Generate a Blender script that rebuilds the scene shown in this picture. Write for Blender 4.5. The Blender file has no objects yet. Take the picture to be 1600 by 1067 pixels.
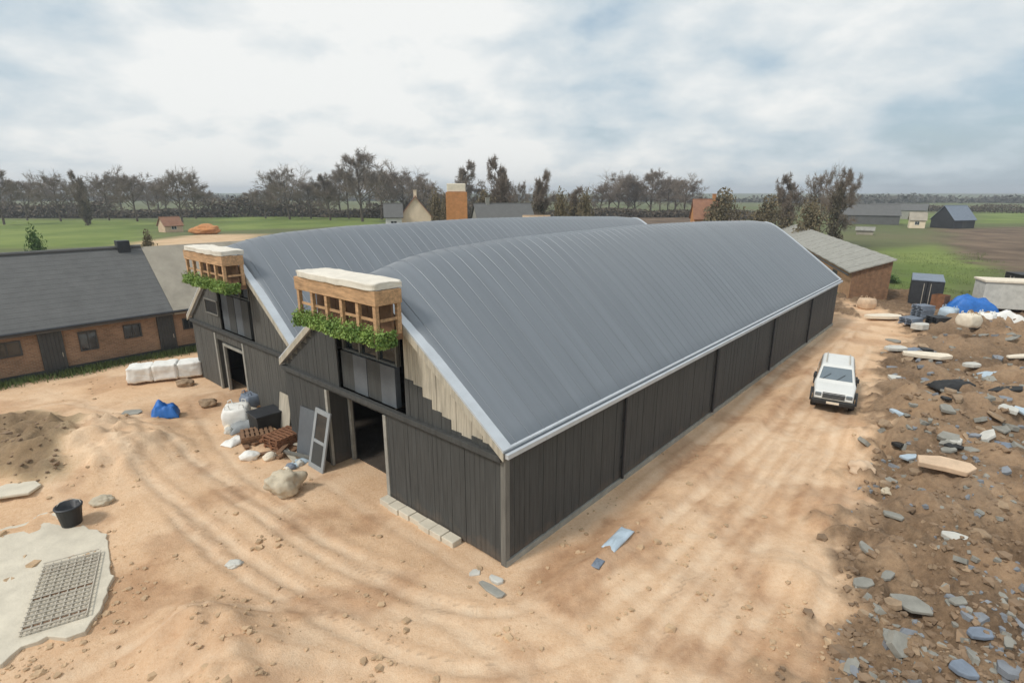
import bpy, math, random
import numpy as np
from mathutils import Vector, Matrix, noise as mn
random.seed(7); RNG = np.random.default_rng(11)
S = bpy.context.scene; COL = S.collection
# ------------------------------------------------------------------ camera model
CH, FPX = 10.0, 850.0
PIT = math.atan((533.5 - 302) / FPX)
FW = Vector((0, math.cos(PIT), -math.sin(PIT))); UP = Vector((0, math.sin(PIT), math.cos(PIT))); EX = Vector((1, 0, 0))
EYE = Vector((0, 0, CH))
def ray(u, v): return FW + EX * ((u - 800) / FPX) - UP * ((v - 533.5) / FPX)
def at(u, v, z=0.0):
    d = ray(u, v); return EYE + d * ((z - CH) / d.z)
def atD(u, v, D):
    d = ray(u, v); return EYE + d * (D / d.y)
C0 = at(790, 885); AX = (at(1300, 508) - C0).normalized(); NX = Vector((-AX.y, AX.x, 0))
YAW = math.atan2(AX.y, AX.x)
def bw(a, s, z=0.0): return C0 + AX * a + NX * s + Vector((0, 0, z))      # barn frame to world
cam = bpy.data.cameras.new('camera'); co = bpy.data.objects.new('camera', cam); COL.objects.link(co)
cam.sensor_width = 36; cam.lens = FPX / 1600 * 36; cam.clip_end = 20000; cam.clip_start = .1
co.location = EYE; co.rotation_euler = (math.pi / 2 - PIT, 0, 0); S.camera = co
# ------------------------------------------------------------------ helpers
def lin(c): c = c / 255; return c / 12.92 if c <= .04045 else ((c + .055) / 1.055) ** 2.4
class MB:
    def __init__(s): s.v = []; s.f = []
    def add(s, vs, fs):
        o = len(s.v); s.v += [tuple(v) for v in vs]; s.f += [tuple(i + o for i in f) for f in fs]; return s
    def hexa(s, p): return s.add(p, [(0, 3, 2, 1), (4, 5, 6, 7), (0, 1, 5, 4), (1, 2, 6, 5), (2, 3, 7, 6), (3, 0, 4, 7)])
    def box(s, x0, x1, y0, y1, z0, z1, M=None):
        p = [Vector(q) for q in ((x0, y0, z0), (x1, y0, z0), (x1, y1, z0), (x0, y1, z0), (x0, y0, z1), (x1, y0, z1), (x1, y1, z1), (x0, y1, z1))]
        return s.hexa([M @ q for q in p] if M else p)
    def tube(s, pts, rad, n=8, cap=True):
        pts = [Vector(p) for p in pts]; rings = []
        if not hasattr(rad, '__len__'): rad = [rad] * len(pts)
        o = len(s.v)
        for i, p in enumerate(pts):
            t = (pts[min(i + 1, len(pts) - 1)] - pts[max(i - 1, 0)]).normalized()
            a = t.cross(Vector((0, 0, 1))) if abs(t.z) < .95 else t.cross(Vector((1, 0, 0)))
            a.normalize(); b = t.cross(a)
            for k in range(n):
                w = 2 * math.pi * k / n; s.v.append(tuple(p + a * (math.cos(w) * rad[i]) + b * (math.sin(w) * rad[i])))
        for i in range(len(pts) - 1):
            for k in range(n):
                s.f.append((o + i * n + k, o + i * n + (k + 1) % n, o + (i + 1) * n + (k + 1) % n, o + (i + 1) * n + k))
        if cap and n > 2:
            s.f.append(tuple(o + k for k in range(n))[::-1]); s.f.append(tuple(o + (len(pts) - 1) * n + k for k in range(n)))
        return s
    def prism(s, poly, z0, z1, M=None):
        n = len(poly); M = M or Matrix()
        vs = [M @ Vector((p[0], p[1], z0)) for p in poly] + [M @ Vector((p[0], p[1], z1)) for p in poly]
        return s.add(vs, [tuple(range(n))[::-1], tuple(range(n, 2 * n))] + [(i, (i + 1) % n, n + (i + 1) % n, n + i) for i in range(n)])
    def leaf(s, p, size, rnd=random):
        n = Vector((rnd.gauss(0, 1), rnd.gauss(0, 1), rnd.gauss(.4, 1))).normalized()
        a = n.orthogonal().normalized(); b = n.cross(a); w = rnd.random() * 6.28
        a, b = a * math.cos(w) + b * math.sin(w), b * math.cos(w) - a * math.sin(w)
        p = Vector(p); return s.add([p - a * size, p + b * size * .55, p + a * size, p - b * size * .55], [(0, 1, 2, 3)])
    def build(s, name, mat, parent=None, smooth=False, bevel=0, loc=None):
        me = bpy.data.meshes.new(name); me.from_pydata(s.v, [], s.f); me.validate(); me.update()
        o = bpy.data.objects.new(name, me); COL.objects.link(o); me.materials.append(mat)
        if smooth: me.polygons.foreach_set('use_smooth', [True] * len(me.polygons))
        if bevel:
            m = o.modifiers.new('bevel', 'BEVEL'); m.width = bevel; m.segments = 2; m.limit_method = 'ANGLE'
        if parent: o.parent = parent
        if loc is not None: o.location = loc
        return o
def tag(o, label=None, cat=None, group=None, kind=None):
    if label and not kind: kind = 'thing'
    for k, v in (('label', label), ('category', cat), ('group', group), ('kind', kind)):
        if v: o[k] = v
    return o
def empty(name, loc, rz=0, label=None, cat=None, group=None):
    o = bpy.data.objects.new(name, None); COL.objects.link(o); o.location = loc; o.rotation_euler = (0, 0, rz)
    return tag(o, label, cat, group)
def copy_tree(o, parent=None):
    c = o.copy(); COL.objects.link(c)
    if parent: c.parent = parent
    for ch in list(o.children): copy_tree(ch, c)
    return c
def soft_box(w, d, h, seed, amp=.05):
    import bmesh
    bm = bmesh.new(); bmesh.ops.create_cube(bm, size=1); bmesh.ops.subdivide_edges(bm, edges=bm.edges, cuts=13, use_grid_fill=True)
    mb = MB()
    for q in bm.verts:
        c = q.co; e = [abs(c.x) > .45, abs(c.y) > .45, abs(c.z) > .45]; k = .93 if sum(e) > 1 else 1
        p = Vector((c.x * w * k, c.y * d * k, (c.z + .5) * h)); n1 = Vector((mn.noise(p * 2.2 + Vector((seed, 0, 0))), mn.noise(p * 2.2 + Vector((0, seed, 3))), mn.noise(p * 2.2 + Vector((5, 0, seed)))))
        n2 = Vector((abs(mn.noise(p * 6 + Vector((seed, 1, 0)))), abs(mn.noise(p * 6 + Vector((0, seed, 3)))), abs(mn.noise(p * 6 + Vector((5, 1, seed))))))
        q.co = p + n1 * amp + n2 * amp * .7
    bm.verts.index_update(); mb.v = [tuple(q.co) for q in bm.verts]; mb.f = [tuple(q.index for q in f.verts) for f in bm.faces]; bm.free(); return mb
# ------------------------------------------------------------------ materials
def mat(name, rgb, rough=.8, metal=0, var=.2, scale=3, bump=0, bscale=20, tint=None, stretch=None, spec=.5, detail=6, mixamt=1.0, transm=0):
    """a surface whose own colour varies with object-space noise; rgb is the sRGB colour of the thing itself"""
    m = bpy.data.materials.new(name); m.use_nodes = True; nt = m.node_tree; b = nt.nodes['Principled BSDF']
    tc = nt.nodes.new('ShaderNodeTexCoord'); src = tc.outputs['Object']
    if stretch:
        mp = nt.nodes.new('ShaderNodeMapping'); mp.inputs['Scale'].default_value = stretch; nt.links.new(src, mp.inputs['Vector']); src = mp.outputs['Vector']
    no = nt.nodes.new('ShaderNodeTexNoise'); no.inputs['Scale'].default_value = scale; no.inputs['Detail'].default_value = detail; no.inputs['Roughness'].default_value = .65
    nt.links.new(src, no.inputs['Vector'])
    cr = nt.nodes.new('ShaderNodeValToRGB'); L = [lin(c) for c in rgb]; T = [lin(c) for c in tint] if tint else [c * (1 + var) for c in L]
    cr.color_ramp.elements[0].position = .32; cr.color_ramp.elements[1].position = .68
    cr.color_ramp.elements[0].color = (*[min(1, c * (1 - var)) for c in L], 1); cr.color_ramp.elements[1].color = (*[min(1, c) for c in T], 1)
    nt.links.new(no.outputs['Fac'], cr.inputs['Fac']); nt.links.new(cr.outputs['Color'], b.inputs['Base Color'])
    b.inputs['Roughness'].default_value = rough; b.inputs['Metallic'].default_value = metal; b.inputs['Specular IOR Level'].default_value = spec
    if transm: b.inputs['Transmission Weight'].default_value = transm
    if bump:
        n2 = nt.nodes.new('ShaderNodeTexNoise'); n2.inputs['Scale'].default_value = bscale; n2.inputs['Detail'].default_value = 5; nt.links.new(src, n2.inputs['Vector'])
        bp = nt.nodes.new('ShaderNodeBump'); bp.inputs['Strength'].default_value = bump; bp.inputs['Distance'].default_value = .03
        nt.links.new(n2.outputs['Fac'], bp.inputs['Height']); nt.links.new(bp.outputs['Normal'], b.inputs['Normal'])
    return m
M = dict(
    zinc=mat('zinc_roof', (128, 133, 139), .44, .45, .07, .9, .14, 2.2, stretch=(2.6, .12, .12)),
    zinc_trim=mat('zinc_trim', (198, 203, 208), .5, .3, .08, 2),
    black_board=mat('black_timber', (66, 67, 66), .75, 0, .26, 2.6, .25, 14, stretch=(3.5, 3.5, .25)),
    pale_board=mat('pale_boards', (176, 168, 152), .85, 0, .28, 3, .2, 10, stretch=(3, 3, .3)),
    grey_board=mat('grey_boards', (112, 110, 104), .8, 0, .25, 2.5, .2, 10, stretch=(3, 3, .3)),
    tan_wood=mat('tan_wood', (188, 150, 112), .75, 0, .38, 2.2, .3, 12, stretch=(5, .8, 5)),
    brown_wood=mat('brown_wood', (128, 98, 74), .8, 0, .3, 3, .2, 12),
    white=mat('white_membrane', (232, 230, 224), .6, 0, .07, 2.5, .2, 5),
    cream=mat('cream_cover', (226, 214, 194), .7, 0, .1, 3, .3, 6),
    glass=mat('window_glass', (40, 46, 50), .06, 0, .15, 1, spec=.8),
    concrete=mat('pale_concrete', (205, 196, 178), .9, 0, .12, 1.6, .35, 14),
    grey_conc=mat('grey_concrete', (150, 148, 140), .9, 0, .2, 2.2, .4, 14),
    slab=mat('slab_grey', (142, 140, 132), .9, 0, .22, 1.8, .5, 9),
    slabw=mat('slab_white', (198, 196, 188), .85, 0, .15, 2, .4, 9),
    slabtan=mat('slab_tan', (205, 178, 150), .85, 0, .15, 2, .4, 9),
    steel=mat('galvanised_steel', (186, 178, 164), .6, .0, .15, 5),
    dark_metal=mat('dark_metal', (58, 60, 64), .5, .3, .2, 3),
    rust=mat('rust_brown', (128, 88, 62), .85, 0, .3, 4, .3, 12),
    blue=mat('blue_plastic', (42, 108, 186), .55, 0, .18, 3, .35, 6),
    paleblue=mat('pale_blue_sheet', (176, 192, 204), .45, 0, .12, 3, .3, 6),
    bluegrey=mat('blue_grey_sheet', (118, 128, 142), .6, 0, .2, 3, .3, 6),
    black=mat('black_plastic', (36, 36, 36), .6, 0, .3, 3, .4, 7),
    tyre=mat('tyre_rubber', (34, 33, 32), .9, 0, .3, 8),
    rock=mat('pale_rock', (192, 180, 158), .9, 0, .2, 2.5, .6, 7),
    stone=mat('brown_stone', (150, 128, 104), .95, 0, .3, 3, .6, 9),
    paint=mat('white_paint', (218, 218, 214), .3, 0, .04, 2),
    paint_cream=mat('cream_wall', (226, 208, 182), .85, 0, .08, .8, .1, 6),
    slate=mat('slate_roof', (98, 98, 97), .8, 0, .12, 1.2, .35, 9, stretch=(1, 1, 1)),
    sheath=mat('bare_sheathing', (158, 150, 136), .9, 0, .16, .9, .25, 6),
    grey_door=mat('grey_door', (64, 66, 66), .6, 0, .15, 2, .1, 8),
    bark=mat('tree_bark', (92, 82, 72), .95, 0, .25, 3, .3, 9),
    twig=mat('bare_twigs', (128, 115, 102), .95, 0, .22, .4),
    ivy=mat('ivy_leaves', (94, 86, 68), .8, 0, .4, .5),
    conifer=mat('conifer_needles', (62, 66, 50), .85, 0, .4, .5),
    bush=mat('bush_leaves', (118, 106, 80), .85, 0, .4, .35),
    gbush=mat('green_bush', (72, 100, 46), .8, 0, .4, 1.2),
    hedge=mat('hedge_twigs', (96, 86, 72), .95, 0, .35, .15),
    plant=mat('hanging_leaves', (88, 126, 52), .7, 0, .3, 1.6, tint=(158, 182, 98)),
    grass=mat('grass_blades', (100, 114, 66), .8, 0, .35, .4),
    stones=mat('loose_stones', (186, 158, 126), .95, 0, .3, 1.5, .3, 12),
    dark_floor=mat('earth_floor', (74, 66, 58), .95, 0, .25, 1.5, .4, 8),
    wrap=mat('grey_breather_membrane', (92, 97, 102), .6, 0, .16, 1.4, .3, 5),
    grey_cab=mat('grey_cabin', (146, 150, 152), .6, 0, .1, 2, .1, 6),
    soilstone=mat('soil_clods', (134, 112, 90), .95, 0, .3, 1.5, .3, 12),
    car_glass=mat('sky_toned_car_glass', (118, 130, 138), .05, .3, .1, 1, spec=.9),  # pale blue base colour paints in the sky's reflection
    chipgrey=mat('slate_chips', (126, 130, 136), .8, 0, .2, 3, .3, 8),
    dim_board=mat('dim_grey_boards', (84, 83, 79), .8, 0, .25, 2.5, .2, 10, stretch=(3, 3, .3)),
    cap=mat('cream_membrane', (222, 214, 200), .7, 0, .14, 1.6, .3, 6),
    puddle=mat('muddy_water', (96, 94, 86), .05, 0, .1, 1),
    farwood=mat('far_woodland', (84, 82, 74), .95, 0, .25, .02),
    redroof=mat('red_tiles', (146, 106, 84), .85, 0, .2, 1, .2, 6),
    browngable=mat('brown_brick', (172, 134, 100), .9, 0, .2, 2, .2, 12),
    orange=mat('orange_brick', (190, 132, 84), .9, 0, .15, 2, .2, 12),
)
def mud_splash(m, top, rgb):
    """dried sand thrown up onto the foot of the boards, an irregular stain"""
    nt = m.node_tree; b = nt.nodes['Principled BSDF']; old = b.inputs['Base Color'].links[0].from_socket
    tc = nt.nodes.new('ShaderNodeTexCoord'); sp = nt.nodes.new('ShaderNodeSeparateXYZ'); nt.links.new(tc.outputs['Object'], sp.inputs[0])
    no = nt.nodes.new('ShaderNodeTexNoise'); no.inputs['Scale'].default_value = 1.7; no.inputs['Detail'].default_value = 8; no.inputs['Roughness'].default_value = .7; nt.links.new(tc.outputs['Object'], no.inputs['Vector'])
    ad = nt.nodes.new('ShaderNodeMath'); ad.operation = 'MULTIPLY_ADD'; nt.links.new(no.outputs['Fac'], ad.inputs[0]); ad.inputs[1].default_value = -1.6; nt.links.new(sp.outputs[2], ad.inputs[2])
    mr = nt.nodes.new('ShaderNodeMapRange'); mr.inputs[1].default_value = top - .8; mr.inputs[2].default_value = top - 1.5; mr.inputs[3].default_value = 0; mr.inputs[4].default_value = .26; nt.links.new(ad.outputs[0], mr.inputs[0])
    mx = nt.nodes.new('ShaderNodeMix'); mx.data_type = 'RGBA'; nt.links.new(mr.outputs[0], mx.inputs[0]); nt.links.new(old, mx.inputs[6]); mx.inputs[7].default_value = (*[lin(c) for c in rgb], 1); nt.links.new(mx.outputs[2], b.inputs['Base Color'])
mud_splash(M['black_board'], .5, (150, 124, 98))
def brick_mat(name, c1, c2, mortar, scale=1.0):
    m = bpy.data.materials.new(name); m.use_nodes = True; nt = m.node_tree; b = nt.nodes['Principled BSDF']
    tc = nt.nodes.new('ShaderNodeTexCoord'); mp = nt.nodes.new('ShaderNodeMapping'); mp.inputs['Rotation'].default_value = (math.pi / 2, 0, 0)
    nt.links.new(tc.outputs['Object'], mp.inputs['Vector'])
    br = nt.nodes.new('ShaderNodeTexBrick'); br.inputs['Scale'].default_value = scale; br.inputs['Brick Width'].default_value = .24; br.inputs['Row Height'].default_value = .08; br.inputs['Mortar Size'].default_value = .01
    for k, c in (('Color1', c1), ('Color2', c2), ('Mortar', mortar)): br.inputs[k].default_value = (*[lin(x) for x in c], 1)
    nt.links.new(mp.outputs['Vector'], br.inputs['Vector'])
    no = nt.nodes.new('ShaderNodeTexNoise'); no.inputs['Scale'].default_value = .9; no.inputs['Detail'].default_value = 6; nt.links.new(tc.outputs['Object'], no.inputs['Vector'])
    mx = nt.nodes.new('ShaderNodeMix'); mx.data_type = 'RGBA'; mx.blend_type = 'OVERLAY'; mx.inputs[0].default_value = .55
    nt.links.new(br.outputs['Color'], mx.inputs[6]); nt.links.new(no.outputs['Fac'], mx.inputs[7]); nt.links.new(mx.outputs[2], b.inputs['Base Color'])
    b.inputs['Roughness'].default_value = .9
    return m
M['brick'] = brick_mat('red_brown_brick', (152, 118, 92), (128, 98, 76), (150, 134, 116))
# ------------------------------------------------------------------ ground
def vnoise(x, y, seed=0):
    xi = np.floor(x).astype(np.int64); yi = np.floor(y).astype(np.int64); fx = x - xi; fy = y - yi
    fx = fx * fx * (3 - 2 * fx); fy = fy * fy * (3 - 2 * fy)
    def h(a, b):
        n = (a * 374761393 + b * 668265263 + seed * 974711) & 0xffffffff
        n = ((n ^ (n >> 13)) * 1274126177) & 0xffffffff
        return ((n ^ (n >> 16)) & 0xffff) / 65535.0
    return (h(xi, yi) * (1 - fx) + h(xi + 1, yi) * fx) * (1 - fy) + (h(xi, yi + 1) * (1 - fx) + h(xi + 1, yi + 1) * fx) * fy
def fbm(x, y, seed=0, o=4, g=.5):
    t = 0; a = 1; n = 0
    for k in range(o): t = t + a * vnoise(x * 2 ** k + 17.3 * k, y * 2 ** k - 9.1 * k, seed + k); n += a; a *= g
    return t / n
def sdf(poly, x, y):
    """signed distance to a ground polygon, positive inside"""
    d = np.full(x.shape, 1e9); ins = np.zeros(x.shape, bool); n = len(poly)
    for i in range(n):
        (ax, ay), (bx, by) = poly[i], poly[(i + 1) % n]
        ex, ey = bx - ax, by - ay; t = np.clip(((x - ax) * ex + (y - ay) * ey) / (ex * ex + ey * ey + 1e-9), 0, 1)
        d = np.minimum(d, np.hypot(x - ax - t * ex, y - ay - t * ey))
        c = (ay > y) != (by > y); ins ^= c & (x < (bx - ax) * (y - ay) / ((by - ay) if by != ay else 1e-9) + ax)
    return np.where(ins, d, -d)
def pdist(pl, x, y):
    d = np.full(x.shape, 1e9)
    for (ax, ay), (bx, by) in zip(pl, pl[1:]):
        ex, ey = bx - ax, by - ay; t = np.clip(((x - ax) * ex + (y - ay) * ey) / (ex * ex + ey * ey + 1e-9), 0, 1)
        d = np.minimum(d, np.hypot(x - ax - t * ex, y - ay - t * ey))
    return d
sm = lambda a, b, x: (lambda t: t * t * (3 - 2 * t))(np.clip((x - a) / (b - a), 0, 1))
px = lambda L: [(at(u, v).x, at(u, v).y) for u, v in L]
bl = lambda L: [(bw(a, s).x, bw(a, s).y) for a, s in L]
P_SAND = px([(-700, 1500), (-500, 640), (0, 603), (130, 579), (300, 548)]) + bl([(6, 30), (40, 29), (43, -.5)]) + px([(1320, 470), (1385, 482), (1420, 520), (1385, 560), (1362, 600), (1355, 645), (1372, 700), (1345, 770), (1325, 850), (1290, 940), (1240, 1067), (1130, 1400)])
P_SOIL = px([(1270, 476), (1330, 452), (1420, 452), (1500, 470), (1620, 452), (1950, 470), (2600, 1067), (1800, 1500), (1050, 1500), (1150, 1067), (1250, 850), (1290, 645), (1320, 560)])
P_HEAP = px([(-250, 660), (0, 650), (60, 640), (130, 668), (142, 720), (120, 762), (50, 780), (-60, 760), (-250, 790)])
P_YARD = px([(225, 376), (330, 366), (420, 368), (380, 392), (300, 400), (215, 394)])
P_PLOUGH = px([(1470, 357), (1900, 350), (2100, 430), (1620, 432), (1560, 420), (1490, 392)])
P_PLOUGH2 = px([(930, 334), (1110, 330), (1200, 352), (1010, 352)])
P_MEADOW = [px([(-400, 345), (255, 344), (232, 384), (-400, 396)]), px([(310, 334), (620, 330), (600, 352), (330, 362)]), px([(1380, 334), (1455, 333), (1480, 346), (1400, 350)]), px([(1515, 330), (2000, 330), (2000, 347), (1515, 349)]), px([(1375, 388), (1480, 382), (1560, 420), (1540, 440), (1400, 470), (1375, 440)])]
P_MOUNDS = [(-17.6, 19.8, 3.7, 1.15), (-15.0, 19.4, 2.2, .6)]
for (u, v, r, h) in ((1440, 655, 2.0, .9), (1415, 640, 1.3, .5), (1560, 520, 3.0, .9), (1490, 545, 2.2, .7), (1580, 640, 2.4, .8), (285, 985, 1.1, .45), (330, 1010, 1.3, .5), (380, 1060, 1.5, .5), (1290, 800, 1.3, .3), (1230, 900, 1.1, .3), (1530, 780, 2.2, .5), (1360, 430, 3, 1.0), (1340, 690, 1.2, .5), (1480, 625, 1.6, .9), (1405, 690, 1.5, .7), (1470, 700, 1.5, .7), (1530, 660, 1.8, .9), (1590, 600, 2.0, .8), (1500, 520, 2.4, 1.0), (1590, 545, 2.6, 1.0), (1450, 590, 1.4, .6), (1390, 610, 1.3, .6), (1560, 740, 1.4, .6), (1440, 800, 1.2, .45), (1540, 900, 1.3, .45), (1400, 880, .9, .35)):
    p = at(u, v); P_MOUNDS.append((p.x, p.y, r, h))
P_DAMP = [((at(u, v).x, at(u, v).y), w_, r_) for u, v, w_, r_ in ((1180, 960, .5, 1.6), (1120, 1040, .45, 1.3), (1270, 820, .55, 1.8), (1260, 1010, .6, 1.3), (1225, 720, .35, 1.0), (300, 880, .7, 1.5), (330, 1000, 1.0, 1.6), (60, 1040, .5, 1.0), (1130, 930, .6, 1.2), (480, 1060, .6, 1.2), (430, 1040, .6, 1.3), (250, 900, .7, 1.2), (200, 1050, .6, 1.0), (560, 800, .45, 1.4), (660, 880, .4, 1.2), (560, 970, .35, 1.2), (860, 940, .6, 1.0))]
def smooth_px(L):
    L = [np.array(p) for p in px(L)]
    for _ in range(2):
        Q = [L[0]]
        for a, b in zip(L, L[1:]): Q += [a * .75 + b * .25, a * .25 + b * .75]
        L = Q + [L[-1]]
    return [tuple(p) for p in L]
PASSES = [smooth_px(q) for q in (
    [(20, 612), (123, 640), (247, 722), (370, 804), (494, 884), (638, 945), (782, 966), (884, 905), (1028, 782), (1152, 678), (1234, 592), (1300, 530), (1345, 490)],
    [(90, 640), (185, 672), (308, 785), (473, 905), (679, 998), (823, 1000), (967, 930), (1110, 804), (1225, 690), (1290, 610), (1340, 540)],
    [(60, 1120), (260, 1020), (470, 985), (640, 1010), (800, 1040), (940, 1010), (1060, 930), (1150, 830), (1240, 700)],
    [(330, 620), (380, 700), (520, 800), (640, 880), (760, 960), (900, 1040), (1020, 1120)],
    [(1020, 1130), (1090, 1000), (1160, 900), (1210, 800), (1262, 690), (1300, 620)],
    [(1130, 1130), (1190, 1000), (1235, 900), (1270, 800), (1310, 690)])]
WT = (1, .9, .7, .6, .9, .8)
def pdist2(pl, x, y):
    """unsigned distance to a polyline and the arc length at the nearest point"""
    d = np.full(x.shape, 1e9); s_ = np.zeros(x.shape); acc = 0
    for (ax, ay), (bx, by) in zip(pl, pl[1:]):
        ex, ey = bx - ax, by - ay; L = math.hypot(ex, ey) + 1e-9; t = np.clip(((x - ax) * ex + (y - ay) * ey) / (L * L), 0, 1)
        q = np.hypot(x - ax - t * ex, y - ay - t * ey); m = q < d; d = np.where(m, q, d); s_ = np.where(m, acc + t * L, s_); acc += L
    return d, s_
def ground(x, y):
    x = np.asarray(x, float); y = np.asarray(y, float)
    near = 1 - sm(70, 130, np.hypot(x, y - 20))
    jx = (fbm(x * .6, y * .6, 3) - .5) * 2.2; jy = (fbm(x * .6, y * .6, 8) - .5) * 2.2
    sand = sm(-.8, .8, sdf(P_SAND, x + jx, y + jy) + (fbm(x * 2.1, y * 2.1, 13) - .5) * 2.2 * near); soil = sm(-.6, .6, sdf(P_SOIL, x + jx, y + jy)) * (1 - sand)
    heapsoil = sm(-.3, .7, sdf(P_HEAP, x + jx * .7, y + jy * .7)) * .85
    soil = np.maximum(soil, heapsoil); sand = sand * (1 - heapsoil)
    soilm = np.maximum(sm(-.6, .6, sdf(P_SOIL, x + jx, y + jy)), heapsoil)
    j2 = 6 * (jx + jy) * .5
    yard = sm(-3, 3, sdf(P_YARD, x + j2, y)); pl = np.maximum(sm(-3, 3, sdf(P_PLOUGH, x + j2, y)), sm(-3, 3, sdf(P_PLOUGH2, x + j2, y)))
    me = 0 * x
    for q in P_MEADOW: me = np.maximum(me, sm(-4, 4, sdf(q, x + j2, y)))
    la = (x - C0.x) * AX.x + (y - C0.y) * AX.y; ls = (x - C0.x) * NX.x + (y - C0.y) * NX.y
    # heights
    dist_b = np.maximum(np.maximum(-la, la - 38.3), np.maximum(-ls, ls - 24))
    flat = sm(0.1, 2.0, dist_b)
    z = (fbm(x * .25, y * .25, 21) - .5) * .25 + (fbm(x * 1.1, y * 1.1, 22) - .5) * (.10 + .3 * soil) + (fbm(x * 3.5, y * 3.5, 27) - .5) * (.07 + .16 * soil)
    ridged = 1 - np.abs(2 * fbm(x * .8, y * .8, 31) - 1)
    z = z + soil * (ridged - .7) * 1.0
    for (mx, my, r, h) in P_MOUNDS:
        q = np.hypot(x - mx + jx * .35, y - my + jy * .35) / r
        z = z + h * np.exp(-(q ** 2) * 1.6) * (1 + .8 * (fbm(x * 2.2, y * 2.2, 41) - .5))
    track = 0 * x; rut = 0 * x; patch = 0 * x
    for (q, w_, r_) in P_DAMP: patch = np.maximum(patch, w_ * np.exp(-((x - q[0]) ** 2 + (y - q[1]) ** 2) / r_ ** 2))
    tan = 0 * x
    for (mx, my, r, h) in P_MOUNDS[2:]: tan = np.maximum(tan, np.exp(-((x - mx) ** 2 + (y - my) ** 2) / (r * .8) ** 2))
    sand = np.maximum(sand, .26 * tan * soil)
    arc = 0 * x; edge = 0 * x; rut2 = 0 * x
    for k, (R, w) in enumerate(zip(PASSES, WT)):
        d, al = pdist2(R, x + jx * .10, y + jy * .10)
        fade = w * sm(.25, .55, fbm(al * .12, 0 * al + k * 7.7, 90 + k)) * (1 - sm(1.5, 3, d))
        g = (1 - sm(.10, .24, np.abs(d - .85))) * fade; b2 = np.exp(-((d - 1.16) / .09) ** 2) * fade + np.exp(-((d - .54) / .09) ** 2) * fade
        arc = np.where(g > rut, al, arc); rut2 = np.maximum(rut2, np.minimum(rut, g)); rut = np.maximum(rut, g); edge = np.maximum(edge, b2)
        track = np.maximum(track, (1 - sm(.9, 2.2, d)) * w * (.25 + .75 * fbm(x * .5, y * .5, 33)))
    z = z - .05 * rut + .03 * edge
    tr = np.exp(-((ls + .95 + .25 * (fbm(la * .5, 0 * la, 5) - .5)) / .28) ** 2) * sm(-1.5, .5, la) * (1 - sm(36, 38, la))
    bk = np.exp(-((ls + 1.9) / .5) ** 2) * sm(-1, 1, la) * (1 - sm(36, 38, la))
    z = z - .20 * tr + .20 * bk * (.3 + 1.4 * fbm(la * .9, ls * .9, 51))
    # soft spoil thrown up along the wall foot
    z = z * near * (.15 + .85 * flat) - .02 * (1 - flat)
    farz = sm(900, 2600, np.hypot(x, y)) * 14 * fbm(x * .0016, y * .0016, 61)
    z = z + farz + (1 - near) * (fbm(x * .02, y * .02, 63) - .5) * .8
    damp = np.clip(+.5 * tr + .2 * bk + .35 * edge * sand + .55 * patch * (.35 + 1.3 * (fbm(x * 1.3, y * 1.3, 77) - .2)) + sm(.5, .68, fbm(x * .6, y * .6, 71)) * sand * .6, 0, 1)
    return z, sand, soil, np.clip(yard, 0, 1), pl, me, np.clip(.45 * track + .8 * rut, 0, 1), damp, np.clip(rut - 2.5 * rut2, 0, 1) * (rut > .15), arc, soilm
def gz(x, y): return float(ground(np.array([x]), np.array([y]))[0][0])
def G(u, v, dz=0):
    p = at(u, v)
    for _ in range(2): p = at(u, v, gz(p.x, p.y))
    return Vector((p.x, p.y, p.z + dz))
def axis_lines(lo, hi, step, far, mid=None):
    a = [lo]
    while a[-1] < hi: a.append(a[-1] + step(a[-1]))
    s = step(a[-1]); 
    while a[-1] < far: s *= 1.09; a.append(a[-1] + s)
    b = []; s = step(lo); q = lo
    while q > -far: s *= 1.12; q -= s; b.append(q)
    return np.array(b[::-1] + a)
xs = axis_lines(-34, 44, lambda v: .13 if -16 < v < 17 else .2, 3200)
ys = axis_lines(8.6, 62, lambda v: .09 if v < 17 else (.14 if v < 30 else .26), 3200)
XX, YY = np.meshgrid(xs, ys); fx, fy = XX.ravel(), YY.ravel()
z, sand, soil, yard, pl, me_, track, damp, rut, arc, soilm = ground(fx, fy)
nx, ny = len(xs), len(ys); idx = np.arange(nx * ny).reshape(ny, nx)
quads = np.stack([idx[:-1, :-1], idx[:-1, 1:], idx[1:, 1:], idx[1:, :-1]], -1).reshape(-1, 4)
gm = bpy.data.meshes.new('ground'); gm.vertices.add(nx * ny); gm.vertices.foreach_set('co', np.stack([fx, fy, z], 1).astype(np.float32).ravel())
gm.loops.add(quads.size); gm.loops.foreach_set('vertex_index', quads.ravel().astype(np.int32)); gm.polygons.add(len(quads))
gm.polygons.foreach_set('loop_start', np.arange(0, quads.size, 4, dtype=np.int32)); gm.update(calc_edges=True); gm.validate()
gm.polygons.foreach_set('use_smooth', [True] * len(gm.polygons))
for nm, r, g_, b_ in (('zone', np.maximum(sand, yard * .8), soilm, pl), ('wear', track * sand, damp, me_)):
    at_ = gm.attributes.new(nm, 'FLOAT_COLOR', 'POINT'); at_.data.foreach_set('color', np.stack([r, g_, b_, np.ones_like(r)], 1).astype(np.float32).ravel())
for nm, q in (('rut', rut * sand), ('arc', arc)):
    at_ = gm.attributes.new(nm, 'FLOAT', 'POINT'); at_.data.foreach_set('value', q.astype(np.float32))
go = bpy.data.objects.new('ground', gm); COL.objects.link(go); tag(go, kind='structure')
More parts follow.
